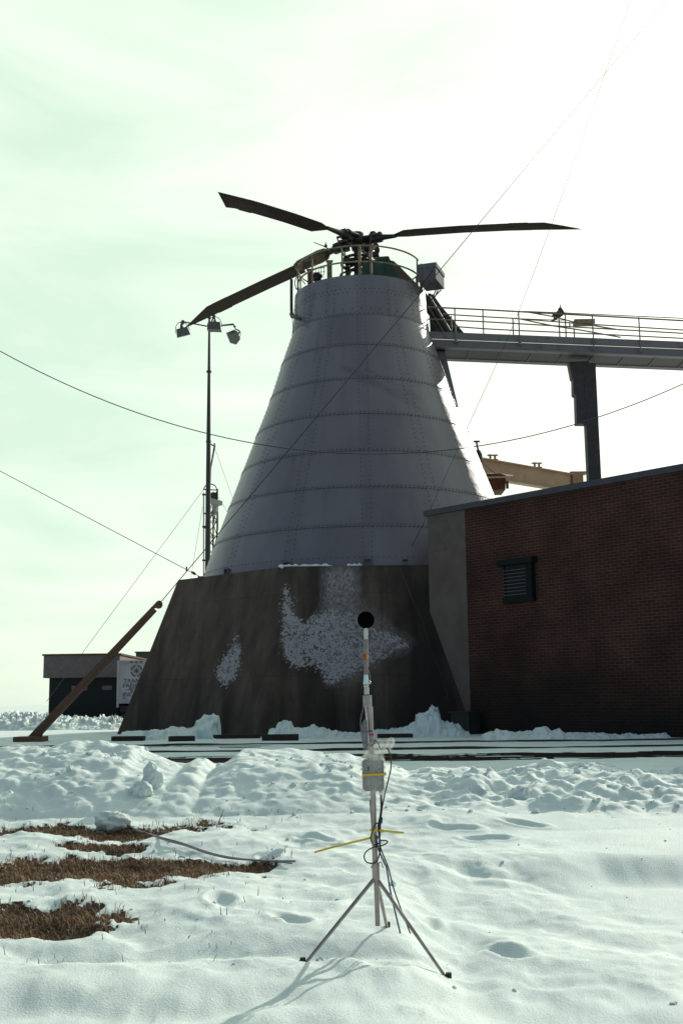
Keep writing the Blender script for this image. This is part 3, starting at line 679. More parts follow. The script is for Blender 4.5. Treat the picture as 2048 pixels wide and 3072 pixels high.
# pipe hooked on the left of the neck
q = MB(); q.tube(spline([P(874,838,37.6), P(874,900,37.6), P(875,940,37.5), P(881,950,37.0), P(891,956,36.6), P(902,957,36.5)], 6), [0.05]*7+[0.05]*24, 8)
q.tube([P(874,942,37.5), P(878,950,37.3)], 0.075, 8); q.build('drain_pipe', M['darksteel'], tower)
q = MB(); q.tube(spline([P(876,946,37.5), P(879,1000,37.5), P(872,1040,37.0)], 6), 0.012, 6); q.build('down_cable', M['cable'], tower)

# --- railing round the top
rt = thing('tower_railing', (TX, TY, rings[-1][1]), 'curved tan pipe railing round the top of the tower', 'railing')
RR = 2.14; zt0 = rings[-1][1]; zt_top = hz(737, TY-RR)+0.0; zt_mid = hz(785, TY-RR)
def ringpt(a, z, r=RR): return Vector((TX+r*math.cos(a), TY+r*math.sin(a), z))
a0, a1 = rad(-178), rad(-22)
for nm, z in (('top_rail', zt_top), ('middle_rail', zt_mid)):
    q = MB(); q.tube([ringpt(a0+(a1-a0)*k/60, z) for k in range(61)], 0.030, 8); q.build(nm, M['railing'], rt)
def x_angle(px):
    best = min((abs((ringpt(rad(d), 16).x-P(px, 760, TY+RR*math.sin(rad(d))).x)), d) for d in np.arange(-179, 0, 0.5)); return rad(best[1])
for px, r_ in ((888,0.028),(936,0.03),(1026,0.03),(1078,0.05),(1112,0.045),(1250,0.03),(1190,0.0)):
    if r_ == 0: continue
    a = x_angle(px); q = MB(); q.cyl(ringpt(a, zt0-0.02), ringpt(a, zt_top+0.02), r_, n=10)
    if px == 1112:
        q.prism([ringpt(a, zt_top, RR), ringpt(a+0.09, zt_top-0.03, RR), ringpt(a, zt_top-0.25, RR)], (0, 0.02, 0))
    q.build('post', M['railing'], rt)
for d in (-5, 20, 60, 100, 140, 165):
    q = MB(); q.cyl(ringpt(rad(d), zt0-0.02), ringpt(rad(d), zt_top), 0.028, n=8); q.build('post', M['railing'], rt)
# back of the rails
for nm, z in (('top_rail', zt_top), ('middle_rail', zt_mid)):
    q = MB(); q.tube([ringpt(rad(-12)+(rad(182)-rad(-12))*k/50, z) for k in range(51)], 0.026, 8); q.build(nm, M['railing'], rt)
# cross bracing at the left end of the railing
q = MB(); q.tube([P(893,826,37.6), P(915,852,37.3)], 0.02, 6); q.tube(spline([P(890,830,37.6), P(884,848,37.6), P(890,868,37.5), P(896,845,37.5)], 6), 0.018, 6); q.tube(spline([P(896,800,37.6), P(905,790,37.6), P(898,812,37.6), P(888,800,37.6)], 6), 0.03, 6)
q.build('brace', M['railing'], rt)

# --- rotor (four blades, drooping) on its mast
HUB = P(1072, 716, TY); HUB.x = TX-0.06
rotor = thing('helicopter_rotor', (HUB.x, TY, zt0), 'dark brown four bladed helicopter rotor on its mast above the tower', 'rotor')
q = MB()
q.lathe([(0.0,HUB.z+0.22),(0.10,HUB.z+0.22),(0.20,HUB.z+0.20),(0.25,HUB.z+0.14),(0.25,HUB.z+0.02),(0.34,HUB.z-0.02),(0.36,HUB.z-0.16),(0.24,HUB.z-0.20),(0.20,HUB.z-0.42),(0.0,HUB.z-0.42)], (HUB.x,TY,0), 24)
q.cyl((HUB.x,TY,zt0), (HUB.x,TY,HUB.z-0.2), 0.13, n=16)
q.build('rotor_hub', M['hubm'], rotor)
q = MB()
for zz, r1 in ((HUB.z-0.78, 0.48), (HUB.z-0.95, 0.55)):
    q.tube([(HUB.x+r1*math.cos(k*2*math.pi/32), TY+r1*math.sin(k*2*math.pi/32), zz) for k in range(32)], 0.055, 8, closed=True)
    for k in range(6):
        a = k*math.pi/3+0.3; q.tube([(HUB.x+0.1*math.cos(a), TY+0.1*math.sin(a), zz+0.03), (HUB.x+r1*math.cos(a), TY+r1*math.sin(a), zz)], 0.04, 6)
q.build('swashplate', M['hubm'], rotor)
# blade azimuths measured in the photograph; R = 8 m
R_BL = 7.9
tips = [(-31, P(1738,683,34.1)), (149, P(545,966,42.2)), (239, P(643,582,31.3)), (59, None)]
def blade(az, tip, root_t, pitch, chord=0.52, belly=0.0, cover=False, tip0=0.93, sw=0.0, shear=0.0):
    a = rad(az); d = Vector((math.cos(a), math.sin(a), 0))
    if tip is None: tip = Vector((HUB.x, TY, HUB.z))+d*R_BL+Vector((0,0,-1.55))
    H = Vector((HUB.x, TY, HUB.z-0.05))
    span = tip-H; Lh = Vector((span.x, span.y, 0)).length; dh = Vector((span.x, span.y, 0)).normalized()
    perp = Vector((-dh.y, dh.x, 0))
    def axis(t): return H+dh*(Lh*t)+Vector((0,0,span.z*(t*(1-belly)+belly*t*t)))
    def chordv(t): return (perp*math.cos(pitch)+Vector((0,0,1))*math.sin(pitch))
    # airfoil section outline (chord fraction, thickness fraction), leading edge at +
    foil = [(0.25,0.0),(0.20,0.055),(0.08,0.068),(-0.15,0.058),(-0.45,0.03),(-0.75,0.0),(-0.45,-0.018),(-0.15,-0.035),(0.08,-0.042),(0.20,-0.035)]
    st_ = [(root_t,0.16,1.6),(root_t+0.035,0.55,1.1),(root_t+0.075,0.96,1.0),(0.30,1,1),(0.5,1,1),(0.7,1,1),(0.72,1,1),(0.722,1.06,1),(0.80,1.06,1),(0.802,1.0,1),(tip0,1,1)]
    if not cover: pass
    vs = []; n = len(foil)
    def sec(t, cw, th, sweep=0.0, shear=0.0):
        c = axis(t); cv = chordv(t); up = dh.cross(cv)*-1
        if up.z < 0: up = -up
        return [c+cv*((fx*cw-sweep)*chord)+up*(fy*th*chord*1.2)-span.normalized()*(shear*(0.25-fx)*chord) for fx, fy in foil]
    for t, cw, th in st_: vs += sec(t, cw, th)
    if shear: vs += sec(0.997, 0.96, 0.7, 0, shear)
    else: vs += sec((1+tip0)/2, 0.56, 0.8, sw*0.5); vs += sec(1.0, 0.07, 0.4, sw)
    k = len(vs)//n
    fs = [(i*n+j, i*n+(j+1)%n, (i+1)*n+(j+1)%n, (i+1)*n+j) for i in range(k-1) for j in range(n)]
    q = MB(); q.add(vs, fs, 0, False); q.add(vs[:n], [tuple(range(n))]); q.add(vs[-n:], [tuple(range(n))[::-1]])
    b = q.build('blade', M['dark'], rotor); ORG[b.name] = ORG[rotor.name]
    # root: spindle, cuff, damper, pitch horn
    q = MB()
    A = lambda r: axis(r/Lh)
    q.tube([A(0.22), A(0.5), A(0.52), A(0.95), A(0.97), A(1.05)], [0.14,0.13,0.19,0.17,0.11,0.10], 10)
    q.tube([A(1.0), axis(root_t+0.02)], [0.10, 0.065], 10)
    q.tube([A(0.3)+perp*0.2+Vector((0,0,.06)), A(0.85)+perp*0.22+Vector((0,0,.05))], 0.065, 8)
    q.tube([A(0.75)-perp*0.05, A(0.75)-perp*0.36], 0.045, 8)
    q.tube([A(0.75)-perp*0.36, Vector((HUB.x, TY, HUB.z-0.8))+(A(0.55)-H).normalized()*0.5-perp*0.2], 0.028, 8)
    q.box(A(0.62)+Vector((0,0,0.16)), (0.16,0.16,0.14), Matrix.Rotation(a, 3, 'Z')); q.box(A(0.9)+Vector((0,0,0.13)), (0.10,0.2,0.10), Matrix.Rotation(a, 3, 'Z'))
    q.box(A(0.45)+Vector((0,0,-0.18)), (0.22,0.12,0.12), Matrix.Rotation(a, 3, 'Z'))
    q.build('blade_root', M['hubm'], rotor)
    if cover:
        q = MB(); rr = random.Random(3); ps = [A(Lh*t) for t in (0.15,0.165,0.20,0.26,0.31,0.33)]
        q.tube(ps, [0.10,0.21,0.24,0.22,0.20,0.14], 12); q.build('blade_cover', M['camo'], rotor)
blade(tips[0][0], tips[0][1], 0.17, rad(-9), belly=0.35, tip0=0.87, sw=-0.20, chord=0.47)
blade(tips[1][0], tips[1][1], 0.30, rad(29), belly=0.15, cover=True, tip0=0.835, sw=0.60, chord=0.47)
blade(tips[2][0], tips[2][1], 0.225, rad(26), belly=0.35, tip0=0.83, shear=1.95, chord=0.47)
blade(tips[3][0], None, 0.18, rad(-25), belly=0.2)

# --- machinery on the deck
q = thing('gearbox_housing', (1.6, TY-0.9, zt0), 'dark green machinery housing with a sloped end beside the rotor mast', 'machine housing')
m_ = MB(); m_.prism([P(1086,832,37.2), P(1086,786,37.2), P(1132,778,37.2), P(1135,770,37.2), P(1165,768,37.2), P(1197,836,37.2)], (0,0.9,0)); m_.build('housing', M['green'], q)
for c_, s_z in ((P(1156,800,37.17), (0.02,0.03,0.45)), (P(1108,806,37.17), (0.02,0.03,0.38)), (P(1150,779,37.17), (0.30,0.03,0.03))):
    m_ = MB(); m_.box(c_, s_z); m_.build('seam_strip', M['darksteel'], q)
m_ = MB(); m_.tube(spline([P(1120,770,37.5), P(1132,750,37.4), P(1126,735,37.4), P(1118,748,37.5)], 6), 0.09, 8); m_.tube([P(1128,764,37.4), P(1134,762,37.4)], 0.12, 8); m_.build('actuator', M['hubm'], q)
q = thing('mast_pedestal', (TX, TY, zt0), 'dark domed pedestal with struts under the rotor mast', 'pedestal')
m_ = MB(); m_.lathe([(1.25,15.30),(1.2,15.40),(0.9,15.52),(0.55,15.60),(0.45,15.9),(0.30,16.0),(0.0,16.0)], (HUB.x,TY,0), 24); m_.build('dome', M['darksteel'], q)
for a in (200, 245, 290, 335, 20, 65, 110, 155):
    m_ = MB(); d = Vector((math.cos(rad(a)), math.sin(rad(a)), 0)); c = Vector((HUB.x, TY, 0))
    m_.tube([c+d*0.9+Vector((0,0,15.4)), c+d*0.62+Vector((0,0,16.15)), c+d*0.25+Vector((0,0,16.35))], 0.035, 6); m_.build('strut', M['hubm'], q)
# columns of the rest frame seen through the railing
for px, w_, y0, y1 in ((929,0.16,810,848),(988,0.18,784,838),(1041,0.14,786,824),(1073,0.10,786,820)):
    m_ = MB(); a_ = P(px, y0, 38.4); z0 = 15.2
    m_.box((a_.x, 38.4, (a_.z+z0)/2), (w_, 0.12, a_.z-z0)); m_.box((a_.x, 38.4, a_.z), (w_*1.35, 0.16, 0.03)); m_.box((a_.x, 38.4, z0+0.02), (w_*1.5, 0.2, 0.03))
    m_.build('support_column', M['railing' if px != 929 else 'brown'], label={929:'short dark brown column at the left end of the tower deck',988:'wide tan column behind the railing, second from the left end of the deck',1041:'tan column just left of the rotor mast',1073:'slim tan column directly in front of the rotor mast'}[px], cat='column', group='columns standing on the tower deck')
m_ = MB(); c = P(950, 830, 38.3); m_.lathe([(0.0,-0.14),(0.15,-0.14),(0.17,-0.05),(0.17,0.06),(0.10,0.13),(0.0,0.14)], c, 14); m_.box(c+Vector((0.14,0,0.02)), (0.12,0.1,0.1)); m_.cyl((c.x, c.y, 15.25), (c.x, c.y, c.z-0.1), 0.07, n=8)
m_.build('motor', M['hubm'], label='small round black motor low behind the left part of the railing', cat='motor')
# thin lattice of hoses at left of the deck
m_ = MB()
for k, px in enumerate((946, 955, 962, 971)):
    m_.tube([P(px, 798, 38.6), P(px+1, 815, 38.6), P(px-1, 834, 38.6)], 0.012, 5)
for py in (806, 818): m_.tube([P(940, py, 38.6), P(975, py-3, 38.6)], 0.012, 5)
m_.build('mesh_guard', M['railing'], label='pale wire guard behind the left part of the tower railing', cat='guard')
# wind sensor
q = thing('wind_sensor', P(985,747,36.6), 'thin wind sensor with a long tail sticking out left above the railing', 'sensor')
m_ = MB(); m_.tube([P(941,727,36.6), P(972,739,36.6), P(985,747,36.6)], [0.014,0.018,0.025], 6); m_.tube([P(985,747,36.6), P(992,757,36.5)], 0.03, 6); m_.build('arm', M['darksteel'], q)
m_ = MB(); m_.lathe([(0.0,-0.06),(0.055,-0.03),(0.05,0.02),(0.018,0.05),(0.015,0.12),(0.0,0.13)], P(977,737,36.6), 10); m_.build('head', M['darksteel'], q)

# grey box hung outside the railing on the right
q = thing('junction_box', P(1290,866,36.6), 'grey sheet metal box hung beside the right end of the tower railing', 'box')
Yb = 36.3; A_ = [P(1252,842,Yb+0.2), P(1307,836,Yb), P(1332,864,Yb+1.0), P(1283,868,Yb+1.2)]
T_ = [P(1250,796,Yb+0.2), P(1305,789,Yb), P(1332,816,Yb+1.0), P(1284,822,Yb+1.2)]
# make the box square: horizontal top and bottom
zb_ = (A_[0].z+A_[1].z)/2; ztp = (T_[0].z+T_[1].z)/2
e1 = (A_[1]-A_[0]); e1.z = 0; e2 = Vector((A_[2].x-A_[1].x, 1.0, 0)); o_ = Vector((A_[0].x, A_[0].y, zb_))
bl = [o_, o_+e1, o_+e1+e2, o_+e2]
m_ = MB(); m_.hexa(bl+[p+Vector((0,0,ztp-zb_)) for p in bl]); m_.build('box_body', M['grey'], q)
up_ = Vector((0,0,ztp-zb_-0.12)); g_ = Vector((0,0,-0.0))
m_ = MB(); fr = [bl[0]+Vector((-0.02,-0.02,0))+up_, bl[1]+Vector((0.02,-0.03,0))+up_, bl[2]+Vector((0.03,0.02,0))+up_, bl[3]+Vector((-0.02,0.02,0))+up_]
m_.hexa(fr+[p+Vector((0,0,0.14)) for p in fr]); m_.build('lid', M['grey'], q)
m_ = MB()
for p, r_ in ((bl[0]+e2*0.3, P(1262,880,36.4)), (bl[1]-e1*0.1+e2*0.5, P(1292,905,37.0)), (bl[2]-e1*0.2-e2*0.2, P(1300,900,37.0)), (P(1296,883,36.9), P(1322,920,37.2)), (P(1322,870,37.2), P(1292,900,37.0))):
    m_ = MB(); m_.tube([p, r_], 0.022, 6); m_.build('bracket', M['darksteel'], q)
m_ = MB(); m_.tube([P(1305,800,36.2), P(1252,884,36.0)], 0.028, 6)
m_.build('bracket', M['darksteel'], q)

# ================================================================== BRIDGE
YBR = 37.6
br = thing('access_bridge', P(1500,1050,YBR), 'grey steel access bridge running right from the tower neck', 'bridge')
def bl_(x, y, Y=YBR): return P(x, y, Y)
zt1 = P(1500,1006,YBR).z; zm1 = P(1500,1024,YBR).z; zb1 = P(1500,1050,YBR).z
slope = (P(1736,1015,YBR).z-P(1290,997,YBR).z)/(P(1736,1015,YBR).x-P(1290,997,YBR).x)
def zz(x, base): return base+slope*(x-P(1500,1000,YBR).x)
x0b, x1b = TX+2.0, 16.0
def beam(y0, y1, za, zb_, x0=x0b, x1=x1b):
    q = MB(); q.hexa([(x0,y0,zz(x0,zb_)),(x1,y0,zz(x1,zb_)),(x1,y1,zz(x1,zb_)),(x0,y1,zz(x0,zb_)),(x0,y0,zz(x0,za)),(x1,y0,zz(x1,za)),(x1,y1,zz(x1,za)),(x0,y1,zz(x0,za))]); return q
beam(YBR-0.06, YBR, zt1+0.02, zm1-0.01).build('kick_plate', M['bridge'], br)
g1 = beam(YBR+0.02, YBR+0.05, zm1-0.013, zb1+0.02); 
f_ = beam(YBR-0.10, YBR+0.16, zb1+0.02, zb1-0.01); g1.add(f_.v, f_.f); g1.build('front_girder', M['bridge'], br)
g2 = beam(YBR+1.35, YBR+1.39, zm1-0.013, zb1+0.02); f_ = beam(YBR+1.2, YBR+1.5, zb1+0.02, zb1-0.01); g2.add(f_.v, f_.f); g2.build('rear_girder', M['bridge'], br)
beam(YBR+0.052, YBR+1.349, zm1-0.02, zm1-0.08).build('walkway_deck', M['darksteel'], br)
for k in range(12):
    x = 3.4+k*1.05; q = MB(); q.box((x, YBR+0.7, zz(x, zm1-0.2)), (0.08, 1.28, 0.22)); q.build('cross_beam', M['darksteel'], br)
beam(YBR+0.165, YBR+1.195, zb1+0.045, zb1+0.015).build('soffit_plate', M['darksteel'], br)
def brrail(y, pts, nm='handrail', r=0.024):
    q = MB(); q.tube([P(a, b, y) for a, b in pts], r, 7); q.build(nm, M['railing'], br)
brrail(YBR-0.02, [(1283,921),(1450,929),(1558,935),(2048,962)], r=0.028); brrail(YBR-0.02, [(1283,957),(1450,965),(1740,982),(2048,1000)])
brrail(YBR+1.4, [(1325,942),(1450,950),(1540,955),(1740,971),(2048,990)]); brrail(YBR+1.4, [(1345,978),(1450,986),(1540,991),(1728,999),(2048,1015)])
brrail(YBR+0.4, [(1568,934),(1650,948),(1728,968),(1860,990)]); brrail(YBR+0.4, [(1555,956),(1660,978),(1740,990),(1860,1012)])
brrail(YBR+1.42, [(1575,934),(1700,939),(1740,941),(2048,955)], r=0.018); brrail(YBR+1.42, [(1562,956),(1700,961)], r=0.014)
for px, y0, y1, Yp in ((1366,925,1025,YBR-0.085),(1450,929,1010,YBR+1.4),(1558,935,1032,YBR-0.085),(1722,985,1018,YBR+1.4),(1539,955,1008,YBR+1.2),(1354,948,998,YBR+1.2),(1678,958,1013,YBR+1.42),(1697,938,1013,YBR+1.42),(1708,966,982,YBR+0.4),(1780,945,1045,YBR-0.085),(1920,952,1052,YBR-0.085)):
    q = MB(); a_, b_ = P(px, y0, Yp), P(px, y1, Yp); q.cyl((b_.x, Yp, a_.z), (b_.x, Yp, b_.z), 0.024, n=8)
    if Yp < YBR: q.cyl((b_.x-0.05, Yp, b_.z), (b_.x+0.05, Yp-0.02, b_.z), 0.06, n=10)
    q.build('post', M['railing' if Yp != YBR-0.085 else 'bridge'], br)
q = MB(); q.box(P(1750,968,YBR+0.5), (0.7,0.35,0.16), bev=0.01); q.build('cable_tray', M['railing'], br)
# leaning strut from the bridge down to the tower
q = MB(); q.hexa([P(1370,1222,36.9), P(1374,1222,36.9), P(1374,1222,37.1), P(1370,1222,37.1), P(1310,1054,37.9), P(1334,1054,37.9), P(1334,1054,38.2), P(1310,1054,38.2)]); q.build('strut', M['bridge'], br)
# diagonal pair of tubes and plate climbing to the deck
q = MB(); q.tube([P(1282,895,38.9), P(1345,1000,38.3)], 0.13, 10); q.tube([P(1285,930,38.6), P(1330,1004,38.2)], 0.09, 10)
q.hexa([P(1290,1000,39.3), P(1392,1000,39.3), P(1392,1000,39.4), P(1290,1000,39.4), P(1283,880,39.3), P(1291,880,39.3), P(1291,880,39.4), P(1283,880,39.4)])
q.build('stair_side', M['darksteel'], br)
# support column at right
q = MB(); gx_ = P(1752,1100,YBR+0.7).x
q.box((gx_+0.13, YBR+0.7, (GZ+P(1752,1068,YBR).z)/2-0.1), (0.42, 0.42, P(1752,1068,YBR).z-GZ), bev=0.01)
pl = [P(1714,1072,YBR), P(1723,1120,YBR), P(1727,1124,YBR), P(1728,1170,YBR), P(1735,1174,YBR), P(1738,1260,YBR), P(1775,1260,YBR), P(1775,1070,YBR)]
q.prism([Vector((p.x, YBR+0.5, p.z)) for p in pl], (0, 0.4, 0)); q.build('support_leg', M['darksteel'], br)
# floodlight fixed on the bridge railing
q = thing('floodlight', P(1690,958,YBR+1.3), 'small dark floodlight clamped to the far rail of the bridge', 'floodlight')
m_ = MB(); c = P(1674,943,YBR+1.35); Rr = Euler((rad(10), rad(-38), rad(15))).to_matrix(); m_.box(c, (0.36,0.26,0.22), Rr, bev=0.03); m_.box(c+Vector((-0.13,0,-0.17)), (0.26,0.28,0.04), Rr); m_.lathe([(0.0,0.16),(0.05,0.12),(0.09,0.05),(0.09,-0.1)], c+Vector((0.07,0,0.12)), 10); m_.cyl(c+Vector((0.08,0,0.2)), c+Vector((0.08,0,0.36)), 0.016); m_.build('lamp_head', M['darksteel'], q)
m_ = MB(); m_.tube([c, c+Vector((0.18,0.02,0.06)), P(1697,940,YBR+1.4)], 0.03, 6); m_.build('clamp', M['darksteel'], q)

# ================================================================== BRICK BUILDING
bb = thing('brick_building', WP(4, GZ), 'low dark red brick building with a grey flashing along its flat roof', 'building')
tP = Wt(1401, 1800)[0]; zroof = Wt(1400, 1528)[1]
def wbox(t0, t1, z0, z1, o0, o1, mb=None, mi=0):
    mb = mb or MB(); return mb.hexa([WP(t0,z0,o0), WP(t1,z0,o0), WP(t1,z0,o1), WP(t0,z0,o1), WP(t0,z1,o0), WP(t1,z1,o0), WP(t1,z1,o1), WP(t0,z1,o1)], mi)
TE = 15.0
wbox(tP, TE, GZ-0.4, zroof, -9, 0).build('brick_wall', M['brick'], bb)
zmid = Wt(1340, 1651)[1]
wbox(0.0, tP-0.0, GZ-0.4, zmid, -9.0, 0.006).build('rendered_pier', M['render'], bb)
wbox(0.0, tP-0.0, zmid, zroof, -9.0, 0.002).build('block_pier', M['block'], bb)
q = wbox(-0.07, TE+0.07, zroof, zroof+0.155, -9.07, 0.09); q.build('roof_flashing', M['flash'], bb)
# low hump of rope on the roof edge
# louvred vent
v0, vz1 = Wt(1515, 1700); v1, vz0 = Wt(1607, 1812); zl = Wt(1515,1805)[1]; ztop = Wt(1560,1690)[1]
q = MB(); D_ = 0.30
wbox(v0-0.03, v0, zl, ztop, 0.01, 0.06, q); wbox(v1-0.03, v1+0.02, zl, ztop, 0.01, D_*0.6, q); wbox(v0-0.03, v1+0.02, zl-0.05, zl+0.10, 0.01, 0.12, q); wbox(v0-0.10, v1+0.10, ztop-0.03, ztop+0.12, 0.01, 0.24, q)
wbox(v1-0.22, v1-0.031, zl+0.1, ztop-0.03, 0.01, 0.10, q)
vt = q.build('vent', M['vent'], bb)
wbox(v0, v1-0.22, zl+0.1, ztop-0.03, 0.006, 0.02).build('vent_back', M['black'], vt)
ns = 8
for k in range(ns):
    z = zl+0.14+k*(ztop-zl-0.22)/ns; q = MB()
    q.hexa([WP(v0,z+0.035,0.022), WP(v1-0.22,z+0.035,0.022), WP(v1-0.22,z,0.10), WP(v0,z,0.10), WP(v0,z+0.045,0.022), WP(v1-0.22,z+0.045,0.022), WP(v1-0.22,z+0.014,0.10), WP(v0,z+0.014,0.10)])
    q.build('slat', M['slat'], vt)
    q = MB(); q.hexa([WP(v0,z+0.002,0.101), WP(v1-0.22,z+0.002,0.101), WP(v1-0.22,z+0.002,0.106), WP(v0,z+0.002,0.106), WP(v0,z+0.014,0.101), WP(v1-0.22,z+0.014,0.101), WP(v1-0.22,z+0.014,0.106), WP(v0,z+0.014,0.106)]); q.build('slat_lip', M['lip'], vt)
# bin in the corner
b0, bz0 = Wt(1403, 2200); b1, bz1 = Wt(1449, 2130)
q = thing('steel_bin', WP(b0+0.3, GZ, 0.5), 'dark green steel bin standing where the pier meets the brick wall', 'bin')
m_ = wbox(b0-0.1, b0+0.55, GZ-0.1, 1.27, 0.12, 0.55); m_.build('bin_body', M['greenbin'], q)
m_ = wbox(b0-0.14, b0+0.59, 1.27, 1.31, 0.08, 0.59); m_.build('rim', M['greenbin'], q)

# ================================================================== GIRDER AND HOPPER beyond
Yg0, Yg1 = 47.0, 50.9
q = thing('crane_girder', P(1600,1440,52), 'tan painted steel girder with an end post beyond the brick roof', 'girder')
tl, tr = P(1436,1374,Yg0), P(1722,1427,Yg1); tr.z = tl.z; hh = tl.z-P(1480,1446,Yg0+1.0).z
dv = (tr-tl).normalized(); nv_ = Vector((-dv.y, dv.x, 0)); st0 = tl-dv*4
def gb(a, b, zt_, zb_, w0, w1, m_): return m_.hexa([a+nv_*w0+Vector((0,0,zb_)), b+nv_*w0+Vector((0,0,zb_)), b+nv_*w1+Vector((0,0,zb_)), a+nv_*w1+Vector((0,0,zb_)), a+nv_*w0+Vector((0,0,zt_)), b+nv_*w0+Vector((0,0,zt_)), b+nv_*w1+Vector((0,0,zt_)), a+nv_*w1+Vector((0,0,zt_))])
m_ = MB(); gb(st0, tr, -0.05, -hh+0.05, -0.02, 0.02, m_); gb(st0, tr, 0, -0.05, -0.18, 0.18, m_); gb(st0, tr, -hh+0.05, -hh, -0.18, 0.18, m_); m_.build('girder_beam', M['girder'], q)
for px, Yc in ((1476,47.6),(1608,49.4)):
    m_ = MB(); c = P(px, 1380 if px == 1476 else 1402, Yc); k = (c.x-tl.x)/dv.x; c = tl+dv*k
    for dx in (-0.24, 0.24): m_.box(c+dv*dx*0.6+Vector((0,0,0.12)), (0.08,0.10,0.24))
    m_.box(c+Vector((0,0,0.22)), (0.44,0.12,0.05)); m_.box(c+Vector((0,0,0.03)), (0.44,0.12,0.05)); m_.build('lifting_lug', M['girder'], q)
m_ = MB(); m_.box(tr+Vector((0.15,0,-1.4)), (0.42,0.3,2.9)); m_.box(tr+Vector((0.15,0,0.06)), (0.75,0.5,0.1)); m_.box(tr+Vector((-0.1,-0.2,-1.4)), (0.08,0.12,2.9)); m_.build('end_post', M['girder'], q)
m_ = MB(); m_.box((tr.x+0.15, tr.y, (tr.z-2.8+GZ)/2), (0.42,0.3,tr.z-2.8-GZ)); m_.build('leg', M['girder'], q)
q = thing('rusty_hopper', P(1490,1460,44), 'rusty brown hopper under a flat canopy beside the tower edge', 'hopper')
m_ = MB(); c0, c1 = P(1452,1428,44), P(1516,1434,44); lo0, lo1 = P(1470,1476,44), P(1515,1469,44)
m_.hexa([(c0.x,44,lo1.z),(lo1.x,44,lo1.z),(lo1.x,45.2,lo1.z),(c0.x,45.2,lo1.z),(c0.x,44,c1.z),(c1.x,44,c1.z),(c1.x,45.2,c1.z),(c0.x,45.2,c1.z)]); m_.box((c1.x+0.04,43.95,c1.z-0.28), (0.10,0.1,0.3)); m_.build('hopper_body', M['rust'], q)
m_ = MB(); m_.hexa([P(1448,1430,43.8), P(1520,1428,43.8), P(1540,1428,45), P(1470,1424,45.2), P(1448,1422,43.8), P(1500,1420,43.8), P(1536,1425,45), P(1474,1418,45.2)]); m_.build('canopy', M['rust'], q)
m_ = MB(); m_.cyl((c0.x+0.3,44.5,lo1.z), (c0.x+0.3,44.5,GZ), 0.12); m_.build('leg', M['rust'], q)
m_ = MB(); m_.tube(spline([P(1441,1378,44), P(1462,1402,43.8), P(1484,1420,43.7)], 6), 0.022, 6); m_.build('hose', M['railing'], q)
m_ = MB(); c = P(1434,1366,46); m_.lathe([(0.0,0.25),(0.10,0.2),(0.16,0.05),(0.18,-0.25),(0.1,-0.4)], c, 12); m_.cyl(c+Vector((0,0,.2)), c+Vector((-.06,0,.55)), 0.04); m_.box(c+Vector((-0.05,0,0.58)), (0.25,0.08,0.06)); m_.cyl((c.x,46,GZ), (c.x,46,c.z-.35), 0.07)
m_.build('vent_pipe', M['darksteel'], label='short dark vent pipe with a cap peeping past the right edge of the tower', cat='vent pipe')

# ================================================================== LAMP MAST
YM = 55.0
q = thing('lamp_mast', (P(620,2150,YM).x, YM, GZ), 'tall slim floodlight mast left of the tower with three lamps at its top', 'lamp mast')
top = P(626,955,YM); bx_ = P(624,1600,YM).x
m_ = MB(); zl_ = [GZ, hz(1600,YM), hz(1300,YM), hz(1110,YM), top.z]; m_.tube([(bx_,YM,z) for z in zl_], [0.15,0.13,0.105,0.075,0.05], 12)
for py in (1115, 1325): c = P(625,py,YM); m_.cyl((bx_,YM,c.z-0.04), (bx_,YM,c.z+0.04), 0.13, n=12)
m_.lathe([(0,0.35),(0.06,0.3),(0.09,0.2),(0.05,0.1),(0.10,0.0),(0.0,-0.02)], (bx_,YM,top.z), 10); m_.build('pole', M['darksteel'], q)
m_ = MB(); jc = Vector((bx_, YM, P(626,980,YM).z))
e_l, e_r, e_f = P(549,965,YM+0.8), P(700,973,YM+0.3), P(642,949,YM-1.3)
m_.tube([jc, e_l], 0.035, 6); m_.tube([jc, e_r, P(705,982,YM+0.3)], [0.035,0.05,0.07], 6); m_.tube([jc, e_f], 0.04, 6)
for e in (e_l, e_f): m_.tube([e+Vector((0,0,0.06)), e-Vector((0,0,0.12))], 0.08, 8)
m_.build('bracket_arms', M['darksteel'], q)
def flood(hang, c, rx, ry, rz, wd=0.68):
    f_ = MB(); R_ = Euler((rx, ry, rz)).to_matrix(); h = 0.40
    pts = [Vector(p) for p in ((-wd*.40,-.16,h/2),(wd*.40,-.16,h/2),(wd*.40,.16,h/2),(-wd*.40,.16,h/2),(-wd/2,-.24,-h/2),(wd/2,-.24,-h/2),(wd/2,.24,-h/2),(-wd/2,.24,-h/2))]
    pts = [c+R_@p for p in pts]; f_.hexa(pts[4:]+pts[:4]); f_.lathe([(0.02,0.30),(0.06,0.2),(0.10,0.10)], c+R_@Vector((0,0,h*0.3)), 8, axis=R_@Vector((0,0,1)))
    o = f_.build('floodlight', M['lamp'], q)
    y_ = MB(); y_.tube([c+R_@Vector((wd*.52*math.cos(a), 0, wd*.75*math.sin(a))) for a in np.linspace(0, math.pi, 14)], 0.018, 5)
    y_.tube([hang, c+R_@Vector((0,0,wd*.75))], 0.03, 6); y_.build('yoke', M['darksteel'], o)
flood(P(549,975,YM), P(549,996,YM), rad(15), rad(-14), 0)
flood(P(642,955,YM-1.3), P(644,980,YM-1.3), 0, rad(2), 0)
flood(P(705,985,YM+.3), P(702,1010,YM+.3), rad(30), rad(40), rad(70), 0.6)
